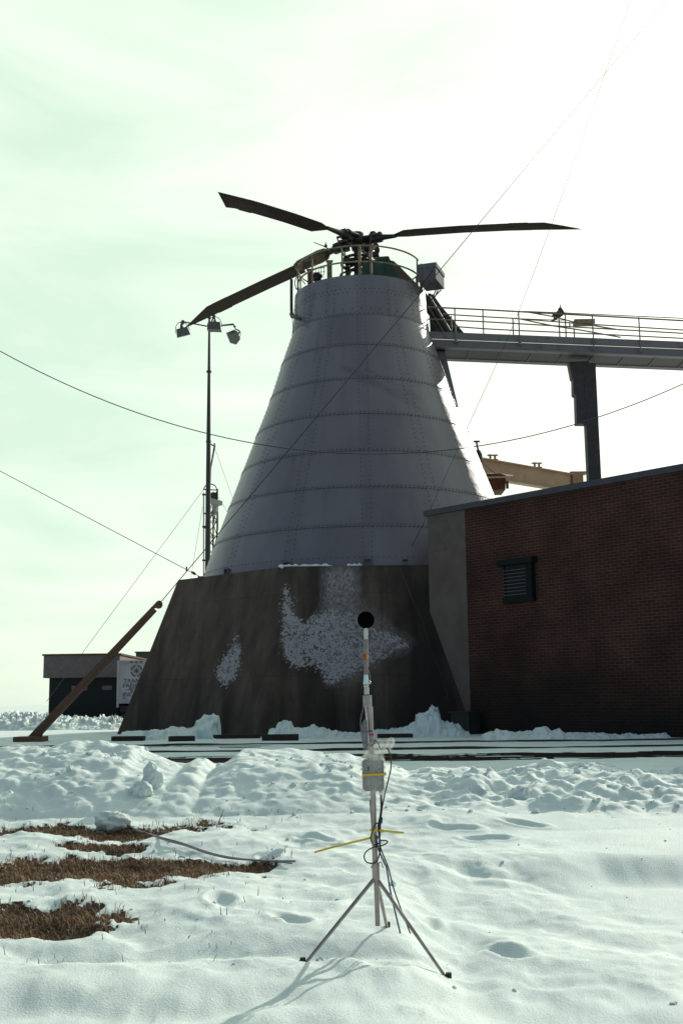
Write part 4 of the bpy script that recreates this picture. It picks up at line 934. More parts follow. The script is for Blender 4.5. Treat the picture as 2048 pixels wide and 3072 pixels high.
# camera tower, triangular lattice
q = thing('camera_tower', (P(640,2150,YM).x, YM+1, GZ), 'lattice mast carrying a white camera housing beside the tall lamp mast', 'lattice mast')
xl_, xr_ = P(618,1500,YM+1).x, P(652,1500,YM+1).x; zt_ = P(640,1467,YM+1).z; z_ = GZ
m_ = MB(); cs = [(xl_,YM+1.2),(xr_,YM+1.0),((xl_+xr_)/2,YM+1.8)]
for x_, y_ in cs: m_.cyl((x_,y_,GZ), (x_,y_,zt_), 0.045, n=6)
k = 0
while z_ < zt_-0.5:
    z2 = z_+0.75
    for i in range(3):
        a_, b_ = cs[i], cs[(i+1)%3]
        if k%2: a_, b_ = b_, a_
        m_.tube([(a_[0],a_[1],z_), (b_[0],b_[1],min(z2,zt_))], 0.026, 5); m_.tube([(a_[0],a_[1],z_), (b_[0],b_[1],z_)], 0.022, 5)
    z_ = z2; k += 1
m_.build('lattice', M['darksteel'], q)
m_ = MB(); m_.hexa([P(609,1470,YM+.9), P(655,1472,YM+.9), P(655,1472,YM+1.9), P(609,1470,YM+1.9), P(609,1466,YM+.9), P(655,1469,YM+.9), P(655,1469,YM+1.9), P(609,1466,YM+1.9)])
m_.tube([P(612+19*(1-math.cos(a)), 1468-16*math.sin(a), YM+1.2) for a in np.linspace(0, math.pi, 12)], 0.03, 5); m_.build('top_frame', M['darksteel'], q)
m_ = MB(); m_.box(P(640,1491,YM+1.1), (0.42,0.3,0.4)); m_.build('control_box', M['darksteel'], q)
m_ = MB(); a_, b_ = P(628,1501,YM+0.4), P(664,1511,YM+0.8); ax = (b_-a_); Rz = ax.to_track_quat('X','Z').to_matrix(); m_.box((a_+b_)/2, (ax.length,0.24,0.22), Rz, bev=0.02); m_.box((a_+b_)/2+Vector((0,0,-0.17)), (0.3,0.15,0.14), Rz); m_.cyl((a_+b_)/2+Vector((0,0,-.2)), (a_+b_)/2+Vector((0.0,0,-.62)), 0.09)
cm = m_.build('camera_housing', mat('white housing', (0.32,0.29,0.28), 0.5), q)
m_ = MB(); m_.box(a_+ax.normalized()*-0.01+Vector((0.0,-0.0,0)), (0.06,0.2,0.18), Rz); m_.build('lens_hood', M['black'], cm)
m_ = MB(); m_.tube([P(612,1541,YM+.6), P(652,1536,YM+.6)], 0.045, 6); m_.tube([P(640,1537,YM+.6), P(614,1585,YM+1)], 0.045, 6); m_.tube([P(653,1536,YM+.6), P(653,1590,YM+1)], 0.045, 6); m_.build('camera_bracket', M['railing'], q)
m_ = MB(); m_.tube([P(630,1332,YM+.2), P(644,1337,YM+.6)], 0.05, 6); m_.tube([P(644,1330,YM+.6), P(644,1338,YM+.6), P(632,1405,YM+.6), P(630,1470,YM+1.0)], [0.04,0.05,0.04,0.035], 6); m_.build('antenna_arm', M['darksteel'], q)
m_ = MB(); m_.tube([P(611,1478,YM), P(611,1745,YM)], 0.03, 6)
for py in (1484,1580,1681): m_.box(P(612,py,YM), (0.16,0.12,0.07))
m_.build('conduit', M['darksteel'], q)

# ================================================================== WIRES
def wire(name, pts, r, label, cat='wire', extra=None, matn='wire', **kw):
    m_ = MB(); m_.tube(pts, r, 6)
    if extra: extra(m_)
    return m_.build(name, M[matn], label=label, cat=cat, **kw)
cp = []
for px in range(-120, 2200, 40): cp.append(P(px, 1362-2.457e-4*(px-1122)**2*-1*-1, 22.0))
wire('overhead_cable', cp, 0.0095, 'thin cable sagging from side to side across the middle of the tower', 'cable')
wire('stay_wire', [P(478,1812,29), P(1257,885,29.5), P(1603,470,30), P(2040,-50,30.5)], [0.011,0.013,0.0055,0.005], 'long taut wire running up from the boom tip across the tower face')
def lug(m_):
    m_.tube([P(1223,1655,33.1), P(1221,1664,33.15)], 0.035, 8); m_.box(P(1215,1680,32.75), (0.14,0.2,0.03)); m_.tube([P(1220,1665,33.1), P(1215,1680,32.8)], 0.012, 6)
wire('guy_wire', spline([P(1215,1676,32.9), P(1283,1543,33.2), P(1398,1290,33.8), P(1555,935,34.4), P(1726,470,35.2), P(1890,0,36)], 4), 0.007, 'thin guy wire rising right from a lug low on the steel shell', extra=lug)
def tb(m_):
    m_.tube([P(574,1716,38.3), P(579,1718,38.3), P(585,1722,38.3), P(588,1723,38.3)], [0.025,0.045,0.045,0.025], 8); m_.box(P(613,1735,38), (0.4,0.25,0.12)); m_.box(P(560,1707,38.4), (0.05,0.03,0.16))
wire('guy_wire', [P(614,1737,38), P(575,1717,38.3), P(312,1578,40), P(-80,1370,43)], 0.012, 'guy wire with a turnbuckle leaving the left foot of the steel shell', extra=tb)
wire('guy_wire', [P(610,1470,YM+1), P(312,1872,YM-6), P(140,2105,YM-9)], 0.010, 'faint guy wire slanting down left from the top of the lattice mast')
wire('guy_wire', [P(654,1490,YM+1.5), P(700,1565,YM+6), P(830,1780,YM+14)], 0.010, 'faint guy wire from the lattice mast down behind the tower, lower of two')
wire('guy_wire', [P(645,1345,YM+1.5), P(700,1500,YM+6), P(800,1780,YM+12)], 0.009, 'faint guy wire from the antenna arm down behind the tower')
wire('guy_wire', [P(608,1520,YM+1), P(575,1720,YM+4), P(556,1900,YM+8)], 0.009, 'faint steep guy wire just left of the lattice mast')

# ================================================================== BOOM at left
YBm = 29.0
q = thing('steel_boom', P(95,2212,YBm), 'brown steel boom leaning right with a notched rounded head', 'boom')
u0, u1 = P(90,2222,YBm), P(462,1826,YBm); dr = (u1-u0).normalized(); pe = Vector((dr.z,0,-dr.x)); Lb = (u1-u0).length
hw0, hw1 = 0.105, 0.075
m_ = MB(); m_.prism([u0-pe*hw0, u0+pe*hw0, u1+pe*hw1, u1-pe*hw1], (0,0.16,0)); m_.prism([u0+dr*0.3-pe*0.02+Vector((0,-0.02,0)), u0+dr*0.3+pe*0.02+Vector((0,-0.02,0)), u1-dr*0.3+pe*0.02+Vector((0,-0.02,0)), u1-dr*0.3-pe*0.02+Vector((0,-0.02,0))], (0,0.018,0)); m_.build('arm', M['brown'], q)
m_ = MB()
hd = [u1-pe*hw1, u1-pe*0.02, u1+dr*0.04-pe*0.0, u1+dr*0.06+pe*0.06, u1+dr*0.13+pe*0.10, u1+dr*0.20+pe*0.085, u1+dr*0.25+pe*0.03, u1+dr*0.25-pe*0.04, u1+dr*0.20-pe*hw1]
m_.prism([p+Vector((0,0.01,0)) for p in hd], (0,0.14,0)); m_.build('head', M['brown'], q)
m_ = MB(); m_.box((u0.x, YBm+0.1, GZ+0.05), (0.7,0.7,0.14), bev=0.01); m_.prism([u0+Vector((-.25,.02,-.1)), u0+Vector((.25,.02,-.1)), u0+dr*0.45+Vector((0,.02,0))], (0,0.12,0)); m_.build('foot_plate', M['brown'], q)

# ================================================================== TRAILER, SHEDS far left
YT = 75.0
q = thing('freight_trailer', (P(410,2150,YT).x, YT+5, GZ), 'white box trailer, its lettered rear door half hidden by the concrete base', 'trailer')
xl, xr, zt_, zb_ = P(352,2100,YT).x, P(470,2100,YT).x, P(400,1981,YT).z, P(400,2110,YT).z
m_ = MB(); m_.hexa([(xl,YT,zb_),(xr,YT,zb_),(xr,YT+12,zb_),(xl,YT+12,zb_),(xl,YT,zt_),(xr,YT,zt_),(xr,YT+12,zt_),(xl,YT+12,zt_)]); m_.build('body', M['trailer'], q)
m_ = MB()
for x0_, x1_, z0_, z1_ in ((xl-0.03,xl+0.11,zb_-0.25,zt_),(xr-0.11,xr+0.03,zb_-0.25,zt_),(xl+0.11,xr-0.11,zt_-0.05,zt_+0.0),(xl+0.11,xr-0.11,zt_-0.24,zt_-0.20),(xl+0.11,xr-0.11,zb_,zb_+0.10)):
    m_.hexa([(x0_,YT-0.05,z0_),(x1_,YT-0.05,z0_),(x1_,YT-0.003,z0_),(x0_,YT-0.003,z0_),(x0_,YT-0.05,z1_),(x1_,YT-0.05,z1_),(x1_,YT-0.003,z1_),(x0_,YT-0.003,z1_)])
m_.build('door_frame', M['trailer'], q)
for px in (395,410,425):
    m_ = MB(); m_.box((P(px,1984,YT).x, YT-0.06, zt_-0.12), (0.15,0.04,0.08), bev=0.01); m_.build('marker_lamp', M['marker'], q)
def text(s_, px, py, size, parent, Y=YT-0.02, rot=0, m='ink', sx=1.0):
    cu = bpy.data.curves.new('lettering', 'FONT'); cu.body = s_; cu.size = size; cu.extrude = 0.004; cu.offset = 0.004*size
    tmp = bpy.data.objects.new('tmp', cu); COL.objects.link(tmp); bpy.context.view_layer.update()
    me = bpy.data.meshes.new_from_object(tmp.evaluated_get(bpy.context.evaluated_depsgraph_get())); COL.objects.unlink(tmp); bpy.data.objects.remove(tmp)
    me.materials.clear(); me.materials.append(M[m])
    o = bpy.data.objects.new('lettering', me); COL.objects.link(o); o.parent = parent; p = P(px, py, Y)-ORG[parent.name]
    o.matrix_local = Matrix.Translation(p) @ Matrix.Rotation(rot, 4, 'Y') @ Matrix.Rotation(math.pi/2, 4, 'X') @ Matrix.Diagonal((sx,1,1,1)); ORG[o.name] = ORG[parent.name]; return o
text('TRANS', 370.5, 2048.5, 0.36, q, sx=1.17); text('FREIGHT', 368.5, 2062.5, 0.36, q, sx=1.17); text('SYSTEMS', 371, 2075.5, 0.36, q, sx=1.17); text('INC.', 367.5, 2089.5, 0.36, q, sx=1.17)
text('53401', 366.5, 2096.5, 0.11, q)
m_ = MB(); m_.box(P(378.5,2069.5,YT-0.06), (0.42,0.02,0.27), Matrix.Rotation(rad(-6),3,'Y')); stk = m_.build('sticker', mat('pale sticker',(0.36,0.36,0.46),0.6), q)
text('OHIO', 371.3, 2074, 0.20, stk, Y=YT-0.085, rot=rad(-6), m='blue')
# emblem: a broken ring round a four-pointed star
m_ = MB(); ec = P(410,2013,YT-0.02); 
for k in range(4):
    for i in range(8):
        a, b = k*math.pi/2+0.16+i*0.157, k*math.pi/2+0.16+(i+1)*0.157
        m_.prism([ec+Vector((r*math.cos(g), 0, r*math.sin(g))) for r, g in ((0.30,a),(0.365,a),(0.365,b),(0.30,b))], (0,-0.006,0))
    for i in range(7):
        a = k*math.pi/2+0.2+i*0.19; m_.prism([ec+Vector((r*math.cos(g), 0, r*math.sin(g))) for r, g in ((0.385,a),(0.40,a),(0.40,a+0.1),(0.385,a+0.1))], (0,-0.006,0))
    a = k*math.pi/2; m_.prism([ec+Vector((0.24*math.cos(a),0,0.24*math.sin(a))), ec+Vector((0.07*math.cos(a+.785),0,0.07*math.sin(a+.785))), ec, ec+Vector((0.07*math.cos(a-.785),0,0.07*math.sin(a-.785)))], (0,-0.006,0))
    m_.prism([ec+Vector((0.24*math.cos(a+.785)*r+dx*math.sin(a+.785), 0, 0.24*math.sin(a+.785)*r-dx*math.cos(a+.785))) for r, dx in ((0.5,-.02),(1,-.02),(1,.02),(0.5,.02))], (0,-0.006,0))
m_.build('emblem', M['ink'], q)
m_ = MB(); m_.box(((xl+xr)/2, YT+2, zb_-0.35), (xr-xl-0.3,3.5,0.4)); m_.box(((xl+xr)/2, YT+0.1, zb_-0.75), (xr-xl-0.5,0.12,0.12)); m_.build('undercarriage', M['black'], q)
for sx in (xl+0.3, xr-0.3):
    for yy in (YT+1.2, YT+2.5):
        m_ = MB(); m_.tube([(sx-0.14,yy,GZ+0.5), (sx+0.14,yy,GZ+0.5)], 0.5, 20); wl = m_.build('wheel', M['black'], q)
        m_ = MB(); m_.tube([(sx-0.16,yy,GZ+0.5), (sx+0.16,yy,GZ+0.5)], 0.26, 14); m_.build('rim', M['darksteel'], wl)
# loading shed
q = thing('loading_shed', (P(330,2150,82).x-4, 84, GZ), 'low black fronted loading shed with a pale pinkish fascia at far left', 'shed')
xa, xb = P(150,2000,84).x, P(352,2000,84).x
z1_, z2_, z3_ = P(330,1966,84).z, P(330,2032,84).z, GZ
m_ = MB(); m_.box(((xa+xb)/2, 90, (z3_+z2_)/2), (xb-xa, 12, z2_-z3_)); m_.box(((xa+xb)/2+6, 88, (z3_+z2_)/2-.3), (xb-xa+6, 5, z2_-z3_-0.6)); m_.build('shed_wall', M['shop'], q)
m_ = MB(); m_.box(((xa+xb)/2, 89.8, (z1_+z2_)/2), (xb-xa+0.6, 12.8, z1_-z2_)); m_.build('fascia', M['fascia'], q)
m_ = MB(); m_.box(((xa+xb)/2, 89.8, z1_+0.06), (xb-xa+0.8, 13.0, 0.12)); m_.build('roof_edge', M['rust'], q)
for px0, px1, y0_, y1_ in ((306,336,2057,2070),(215,262,2057,2072)):
    a_, b_ = P(px0,y1_,83.9), P(px1,y0_,83.9); m_ = MB(); m_.box(((a_.x+b_.x)/2, 83.97, (a_.z+b_.z)/2), (b_.x-a_.x, 0.05, b_.z-a_.z)); m_.build('window', M['fascia'], q)
# brown building behind the trailer
q = thing('brown_warehouse', (P(470,2150,100).x, 103, GZ), 'plain brown flat roofed warehouse rising behind the white trailer', 'warehouse')
xa, xb, zt_ = P(408,1960,100).x, P(760,1960,100).x, P(430,1958,100).z
m_ = MB(); m_.box(((xa+xb)/2, 106, (GZ+zt_)/2), (xb-xa, 12, zt_-GZ)); m_.build('wall', M['farwall'], q)
m_ = MB(); m_.box(((xa+xb)/2, 106, zt_+0.05), (xb-xa+0.2, 12.2, 0.1)); m_.build('roof', M['flash'], q)

# ================================================================== YARD OBJECTS: timbers, snow piles
def timber(px0, px1, ytop, ybot, Y, label, rz=0.0):
    a_, b_ = P(px0, ybot, Y), P(px1, ybot, Y); h = P(px0, ytop, Y).z-a_.z
    h = max(h, 0.10); L_ = b_.x-a_.x
    m_ = MB(); m_.box(((a_.x+b_.x)/2, Y+0.12, GZ+h/2-0.01), (L_, 0.24, h), Matrix.Rotation(rz, 3, 'Z'), bev=0.012)
    return m_.build('timber_sleeper', M['timber'], label=label, cat='timber', group='dark timbers lying in the snow')
timber(505,582,2207,2224,27.6,'short dark timber in the snow below the left face of the base')
timber(785,895,2206,2226,27.3,'thick dark timber in the snow left of the microphone stand', rad(1))
timber(1132,1238,2203,2215,28.5,'dark timber in the snow just right of the microphone stand')
timber(334,432,2199,2214,28.5,'dark timber at the left corner of the concrete base', rad(-3))
timber(640,780,2203,2216,29.3,'long low dark timber close under the middle of the concrete base', rad(1))
def snow_pile(outline, Y, depth, label, rough=0.05, seed=0, tag=True):
    """heap of snow: crest heights from the outline, rising from the front and from the back"""
    xs = np.array([P(a, b, Y).x for a, b in outline]); zs = np.array([P(a, b, Y).z for a, b in outline])
    nx = int(max(60, (xs[-1]-xs[0])/0.018)); nx = min(nx, 420); ny = 40
    x = np.linspace(xs[0], xs[-1], nx); crest = np.interp(x, xs, zs)
    v = np.linspace(0, 1, ny); X_, V = np.meshgrid(x, v)
    Yv = Y-depth*0.75+V*depth*1.2
    gz = GZ-0.04
    shp = np.clip(np.sin(np.clip(V, 0, 1)*math.pi*0.80+0.0), 0, 1)**0.75
    Cr = np.repeat(crest[None,:], ny, 0)
    d1, v1 = cells(X_*4.5, Yv*4.5, seed+3)
    Z_ = gz+np.maximum(Cr-gz, 0)*shp*(1+fbm(X_*9, Yv*9, 4, seed+50)*0.16)+shp*(fbm(X_*3, Yv*3, 5, seed)*rough+fbm(X_*16, Yv*16, 3, seed+60)*rough*.6+np.clip(1-d1*1.4, 0, 1)*v1*rough*0.9-rough*.3)
    ex = np.minimum((X_-xs[0]), (xs[-1]-X_)); Z_ = np.where(ex < 0.04, gz-0.05, Z_)
    Yv = Yv+fbm(X_*5, Z_*5, 4, seed+20)*0.16+fbm(X_*15, Z_*15, 3, seed+25)*0.05
    o = grid_mesh('snow_pile', X_, Yv, Z_, [M['snow']])
    return setp(o, label, 'snow pile', 'snow heaps along the tower base and wall')
snow_pile([(425,2208),(455,2203),(500,2190),(545,2182),(585,2180),(592,2165),(612,2152),(640,2147),(668,2152),(678,2160),(674,2188),(664,2196)],29.9,0.9,'tall blocky snow heap leaning on the left half of the concrete base',0.07,301)
snow_pile([(800,2206),(810,2192),(828,2182),(838,2168),(852,2160),(872,2168),(884,2186),(905,2182),(940,2180),(970,2186),(1000,2196),(1060,2198),(1110,2192),(1160,2190),(1210,2180),(1235,2176)],29.6,0.9,'small peaked snow heap with a long tail under the middle of the base',0.06,311)
snow_pile([(1180,2198),(1205,2186),(1236,2178),(1246,2165),(1244,2150),(1258,2140),(1280,2132),(1296,2116),(1310,2124),(1318,2146),(1322,2165),(1345,2170),(1375,2176),(1395,2192),(1410,2200)],29.3,0.9,'tallest lumpy snow heap against the right corner of the base',0.07,321)
snow_pile([(1440,2206),(1465,2196),(1490,2188),(1512,2190),(1540,2196),(1585,2196),(1610,2190),(1625,2180),(1640,2186),(1650,2194),(1662,2188),(1672,2186),(1682,2196),(1700,2196),(1736,2200),(1850,2204),(2000,2200)],26.3,0.8,'low ragged snow heap along the foot of the brick wall',0.05,331)
snow_pile([(360,2198),(400,2194),(440,2192),(470,2190),(490,2190),(500,2200)],29.6,0.7,'thin low snow drift at the left end of the concrete base',0.04,341)
snow_pile([(-300,2150),(60,2140),(200,2150),(312,2156),(350,2156),(385,2160),(430,2190),(520,2200)],44,3.0,'broad sunlit snow mound in front of the white trailer',0.2,351)
# flat shelves of drifted snow between timbers
# cut slabs of frozen snow resting on the bank (left)
def chunk(c, s_, seed, label):
    bm = bmesh.new(); bmesh.ops.create_icosphere(bm, subdivisions=4, radius=1)
    co = np.array([v.co[:] for v in bm.verts]); n_ = fbm(co[:,0]*2.1+seed, co[:,1]*2.0+co[:,2]*2.6, 5, seed, 0.65)
    m_ = MB(); vs = [Vector((c[0]+v.co.x*s_[0]*(1+n_[i]*0.55), c[1]+v.co.y*s_[1]*(1+n_[i]*0.55), c[2]+v.co.z*s_[2]*(1+n_[i]*0.5))) for i, v in enumerate(bm.verts)]
    m_.add(vs, [[v.index for v in f.verts] for f in bm.faces], 0, True); bm.free()
    return m_.build('snow_chunk', M['snow'], label=label, cat='snow chunk', group='loose chunks on the ploughed snow bank')
def gpt(px, py, Y, dz=0):
    p = P(px, py, Y); return (p.x, Y, float(ground_h(np.array(p.x), np.array(Y)))+dz)
chunk(gpt(455,2375,11.6,.04), (0.10,0.09,0.16), 3, 'largest upright snow chunk on the left part of the bank')
chunk(gpt(425,2400,11.4,.02), (0.10,0.09,0.09), 4, 'rounded snow chunk at the foot of the left bank below the upright one')
chunk(gpt(336,2460,10.6,.06), (0.15,0.12,0.09), 6, 'ragged snow chunk at the left end of the bare grass strip')
chunk(gpt(1560,2400,11.5,-.01), (0.12,0.10,0.09), 9, 'snow chunk low on the right bank')

def clods():
    rng = np.random.default_rng(11); m_ = MB(); base = bmesh.new(); bmesh.ops.create_icosphere(base, subdivisions=2, radius=1)
    bv = np.array([v.co[:] for v in base.verts]); bf = [[v.index for v in f.verts] for f in base.faces]; base.free()
    for k in range(420):
        if k < 330: x, y = rng.uniform(-4.2, 5.0), rng.uniform(10.9, 13.3); sz = 0.008+0.035*rng.random()**3
        else: x, y = rng.uniform(-3.4, 3.4), rng.uniform(5.6, 11); sz = 0.005+0.022*rng.random()**3
        if x < -0.3 and k < 330 and rng.random() < 0.5: continue
        z = float(ground_h(np.array(x), np.array(y))); f = 1+rng.uniform(-.28, .28, len(bv)); s3 = rng.uniform(.7, 1.3, 3)*sz
        m_.add([(x+a*s3[0]*g, y+b*s3[1]*g, z+c*s3[2]*g*.8+sz*.2) for (a, b, c), g in zip(bv, f)], bf, 0, False)
    m_.build('snow_clods', M['snow'], label='countless small clods of broken snow strewn over the bank and foreground', cat='snow', kind='stuff')
clods()

# ================================================================== MICROPHONE STAND
YS = 6.5
def S(px, py, dy=0.0): return P(px, py, YS+dy)
gz_s = float(ground_h(np.array(S(1130,2700).x), np.array(YS)))
ms = thing('microphone_stand', (S(1130,2860).x, YS, gz_s), 'outdoor microphone on a shiny metal tube stand with a black foam ball', 'microphone stand')
u = lambda px: px/F_PX*YS*1.0         # photo pixels to metres at the stand
m_ = MB(); c = S(1097,1860); m_.lathe([(u(25.5)*math.sin(a), -u(25.5)*math.cos(a)) for a in np.linspace(0.001, math.pi-0.001, 24)], c, 32); m_.build('foam_windscreen', M['foam'], ms)
def seg(nm, x0, y0, x1, y1, w0, w1, m, dy=0, n=20):
    q = MB(); q.tube([S(x0,y0,dy), S(x1,y1,dy)], [u(w0/2), u(w1/2)], n); return q.build(nm, M[m], ms)
seg('upper_tube', 1097,1880,1097,1920, 11.5,11.5,'whitetube')
seg('taped_sleeve', 1097,1918,1097,1962, 15,15,'greytube')
seg('colour_band', 1097,1962,1097,1978, 17,17,'red')
q = MB(); q.tube([S(1099,1963,-.004), S(1099,1977,-.004)], u(6.6), 14); q.build('amber_band', M['gold'], ms)
seg('lower_sleeve', 1097,1978,1097,1998, 15.5,15,'greytube'); seg('lower_sleeve', 1097.5,1998,1098,2025, 12,12,'greytube')
seg('tapered_connector', 1097.5,2024,1097.5,2053, 12.5,17,'ice')
q = MB(); q.lathe([(0,-.014),(.010,-.012),(.0145,-.003),(.0145,.004),(.011,.012)], S(1098,2058), 16); q.lathe([(0,-.010),(.009,-.004),(.009,.006),(0,.012)], S(1108,2048), 10); q.build('ball_joint', M['chrome'], ms)
seg('neck_fitting', 1099.5,2063,1099.5,2084, 15,15,'chrome')
seg('coupler', 1101,2086,1102,2121, 26,26,'collar', n=28); seg('coupler_rim', 1101,2083,1101,2086.4, 15,16,'black')
seg('pole', 1110,2120,1113,2215, 16,16,'pipe'); seg('pole', 1113,2214,1127,2640, 15.5,16.5,'pipe')
seg('side_rod', 1097,2121,1106,2230, 6.5,6.5,'chrome', -0.012); 
seg('pole_conduit', 1110,2400,1121,2560, 5,5,'greycable', 0.012)
seg('red_tape_band', 1113.2,2200,1113.4,2207, 17,17,'red'); 
q = MB(); q.tube([S(1085,2195.5,-.016), S(1100,2195,-.02), S(1117,2193,-.014)], u(2.6), 8); q.build('blue_tie', M['blue'], ms)
# instrument box
q = MB(); Rb = Matrix.Rotation(rad(-0.5), 3, 'Y')
p0, p1 = S(1088,2373,-.03), S(1150,2277,-.03)
bm = bmesh.new(); bmesh.ops.create_cube(bm, size=1)
for v in bm.verts: v.co = Vector((v.co.x*(p1.x-p0.x), v.co.y*0.05, v.co.z*(p1.z-p0.z)))
bmesh.ops.bevel(bm, geom=[e for e in bm.edges if abs((e.verts[0].co-e.verts[1].co).y) > 0.01], offset=0.009, segments=3, affect='EDGES')
bmesh.ops.bevel(bm, geom=[e for e in bm.edges if abs(e.verts[0].co.y-e.verts[1].co.y) < 0.001 and e.calc_face_angle(0) > 0.5], offset=0.004, segments=2, affect='EDGES')
cb_ = (p0+p1)/2; q.add([cb_+v.co for v in bm.verts], [[v.index for v in f.verts] for f in bm.faces], 0, False); bm.free()
ib = q.build('instrument_box', M['casing'], ms)
q = MB(); q.box(S(1104.5,2306,-.056), (u(6),0.004,u(13))); q.build('socket', M['black'], ib)
q = MB(); q.box(S(1135.5,2308,-.056), (u(3),0.004,u(6))); q.build('socket', M['black'], ib)
q = MB(); q.lathe([(0,0.003),(.006,.003),(.006,0)], S(1120,2314,-.054), 12, axis=(0,-1,0)); q.build('knob', M['chrome'], ib)
q = MB(); q.tube([S(1098,2283,-.055), S(1146,2283,-.055)], 0.0012, 5); q.build('lid_line', M['collar'], ib)
# zip ties
def strap(pts, w_, nm='cable_tie', parent=ms, th=0.0025):
    """flat nylon strap, w_ photo pixels wide"""
    q = MB(); pts = [Vector(p) for p in pts]; n = len(pts); vs = []
    for i, p in enumerate(pts):
        d = (pts[min(i+1,n-1)]-pts[max(i-1,0)]).normalized(); up = Vector((0,0,1)); up = (up-d*up.dot(d)).normalized(); nn = d.cross(up)
        h = u(w_/2); vs += [p+up*h-nn*th, p+up*h+nn*th, p-up*h+nn*th, p-up*h-nn*th]
    fs = [(i*4+j, i*4+(j+1)%4, (i+1)*4+(j+1)%4, (i+1)*4+j) for i in range(n-1) for j in range(4)]+[(0,1,2,3),(n*4-1,n*4-2,n*4-3,n*4-4)]
    q.add(vs, fs); return q.build(nm, M['yellow'], parent)
strap([S(1086.5,2322,.0), S(1087,2325.5,-.035), S(1089,2325.5,-.062), S(1120,2324,-.063), S(1149,2322.5,-.062), S(1153,2322,-.05), S(1153,2322,.0)], 6)
q = MB(); q.box(S(1154,2321.5,-.055), (u(8),0.012,u(9)), bev=0.002); q.build('tie_head', M['yellow'], ms)
strap(spline([S(1111,2490,.01), S(1112,2490,-.022), S(1128,2492,-.034), S(1144,2492.5,-.030), S(1146,2493,.0)], 5), 6.5)
q = MB(); q.box(S(1146,2492.5,-.036), (u(8),0.012,u(9)), bev=0.002); q.build('tie_head', M['yellow'], ms)
strap(spline([S(1146,2492.5,-.036), S(1165,2494,-.05), S(1190,2496.5,-.06), S(1211,2498,-.065)], 5), 5.5)
q = MB(); q.box(S(1119,2511,-.028), (u(9),0.012,u(9)), Matrix.Rotation(rad(-14),3,'Y'), bev=0.002); q.build('tie_head', M['yellow'], ms)
strap(spline([S(1121,2511,-.028), S(1090,2519,-.05), S(1040,2531,-.075), S(985,2545,-.09), S(943,2557,-.095)], 5), 5.5)
# cables (all hang on the stand)
def cab(pts, r, m='cable', nm='cable', n=8): q = MB(); q.tube(spline(pts, n), u(r), 8); return q.build(nm, M[m], ms)
cab([S(1160,2243,-.02), S(1168,2258,-.02), S(1172,2280,-.02), S(1172,2305,-.02), S(1163,2345,-.02), S(1152,2390,-.02), S(1145,2430,-.02), S(1141,2470,-.025), S(1139,2520,-.02), S(1142,2545,-.02), S(1153,2575,-.02), S(1165,2606,-.02), S(1185,2680,-.02), S(1230,2800,.05)], 2.0)
cab([S(1141,2372,.0), S(1141,2395,-.01), S(1142,2425,-.012), S(1138,2460,-.018), S(1136,2500,-.025), S(1139,2540,-.022)], 1.8)
cab([S(1143,2374,.0), S(1145,2400,-.004), S(1143,2435,-.006), S(1141,2455,-.012)], 1.5)
cab([S(1139,2452,-.03), S(1134,2478,-.034), S(1136,2500,-.034), S(1139,2530,-.03), S(1139,2560,-.025)], 2.6)
cab([S(1145,2452,-.02), S(1143,2470,-.026)], 3.0, 'blue', 'blue_tape')
cab([S(1140,2478,-.03), S(1132,2470,-.034), S(1124,2475,-.036), S(1117,2492,-.038), S(1112,2510,-.040), S(1114,2525,-.04), S(1124,2534,-.04), S(1134,2532,-.038), S(1141,2520,-.034)], 1.9, nm='cable_loop')
cab([S(1136,2521,-.03), S(1150,2521,-.034), S(1161,2523,-.036), S(1160,2529,-.038), S(1150,2535,-.04), S(1138,2538,-.04), S(1120,2542,-.044), S(1100,2553,-.046), S(1092,2568,-.046), S(1097,2584,-.046), S(1112,2590,-.044), S(1128,2585,-.04), S(1137,2565,-.034), S(1139,2545,-.03)], 2.0, nm='cable_loop')
cab([S(1128,2508,-.03), S(1130,2525,-.03), S(1134,2545,-.03), S(1144,2570,-.03), S(1153,2590,-.03), S(1160,2608,-.03), S(1172,2680,-.03), S(1200,2800,.0)], 2.4, 'blue', 'blue_cable')
q = MB(); q.lathe([(0,-.012),(.009,-.010),(.010,.006),(0,.012)], S(1129,2512,-.036), 10); q.build('cable_plug', M['blue'], ms)
for k in range(9):
    o1, o2 = random.uniform(-3, 3), random.uniform(-3, 3)
    cab([S(1101+o1*.3,2150+k*1.5,-.01), S(1088+k*.9,2168,-.012-.003*k), S(1082+k*2.2,2192+o1,-.014-.002*k), S(1086+k*2,2220+o2,-.012), S(1092+k*1.5,2244+o2*2,-.008), S(1100+k*.6,2225,-.012), S(1099+o2*.5,2180,-.014), S(1101,2152+o2,-.012)], 1.0, 'greycable', 'cable_coil', 5)
cab([S(1090,2122,-.0), S(1084,2145,-.01), S(1081,2170,-.012), S(1083,2190,-.012)], 1.4, 'greycable', 'cable_coil')
cab([S(1104,2010,.0), S(1110,2030,.0), S(1109,2048,.0)], 0.9, 'greycable', 'thin_lead')
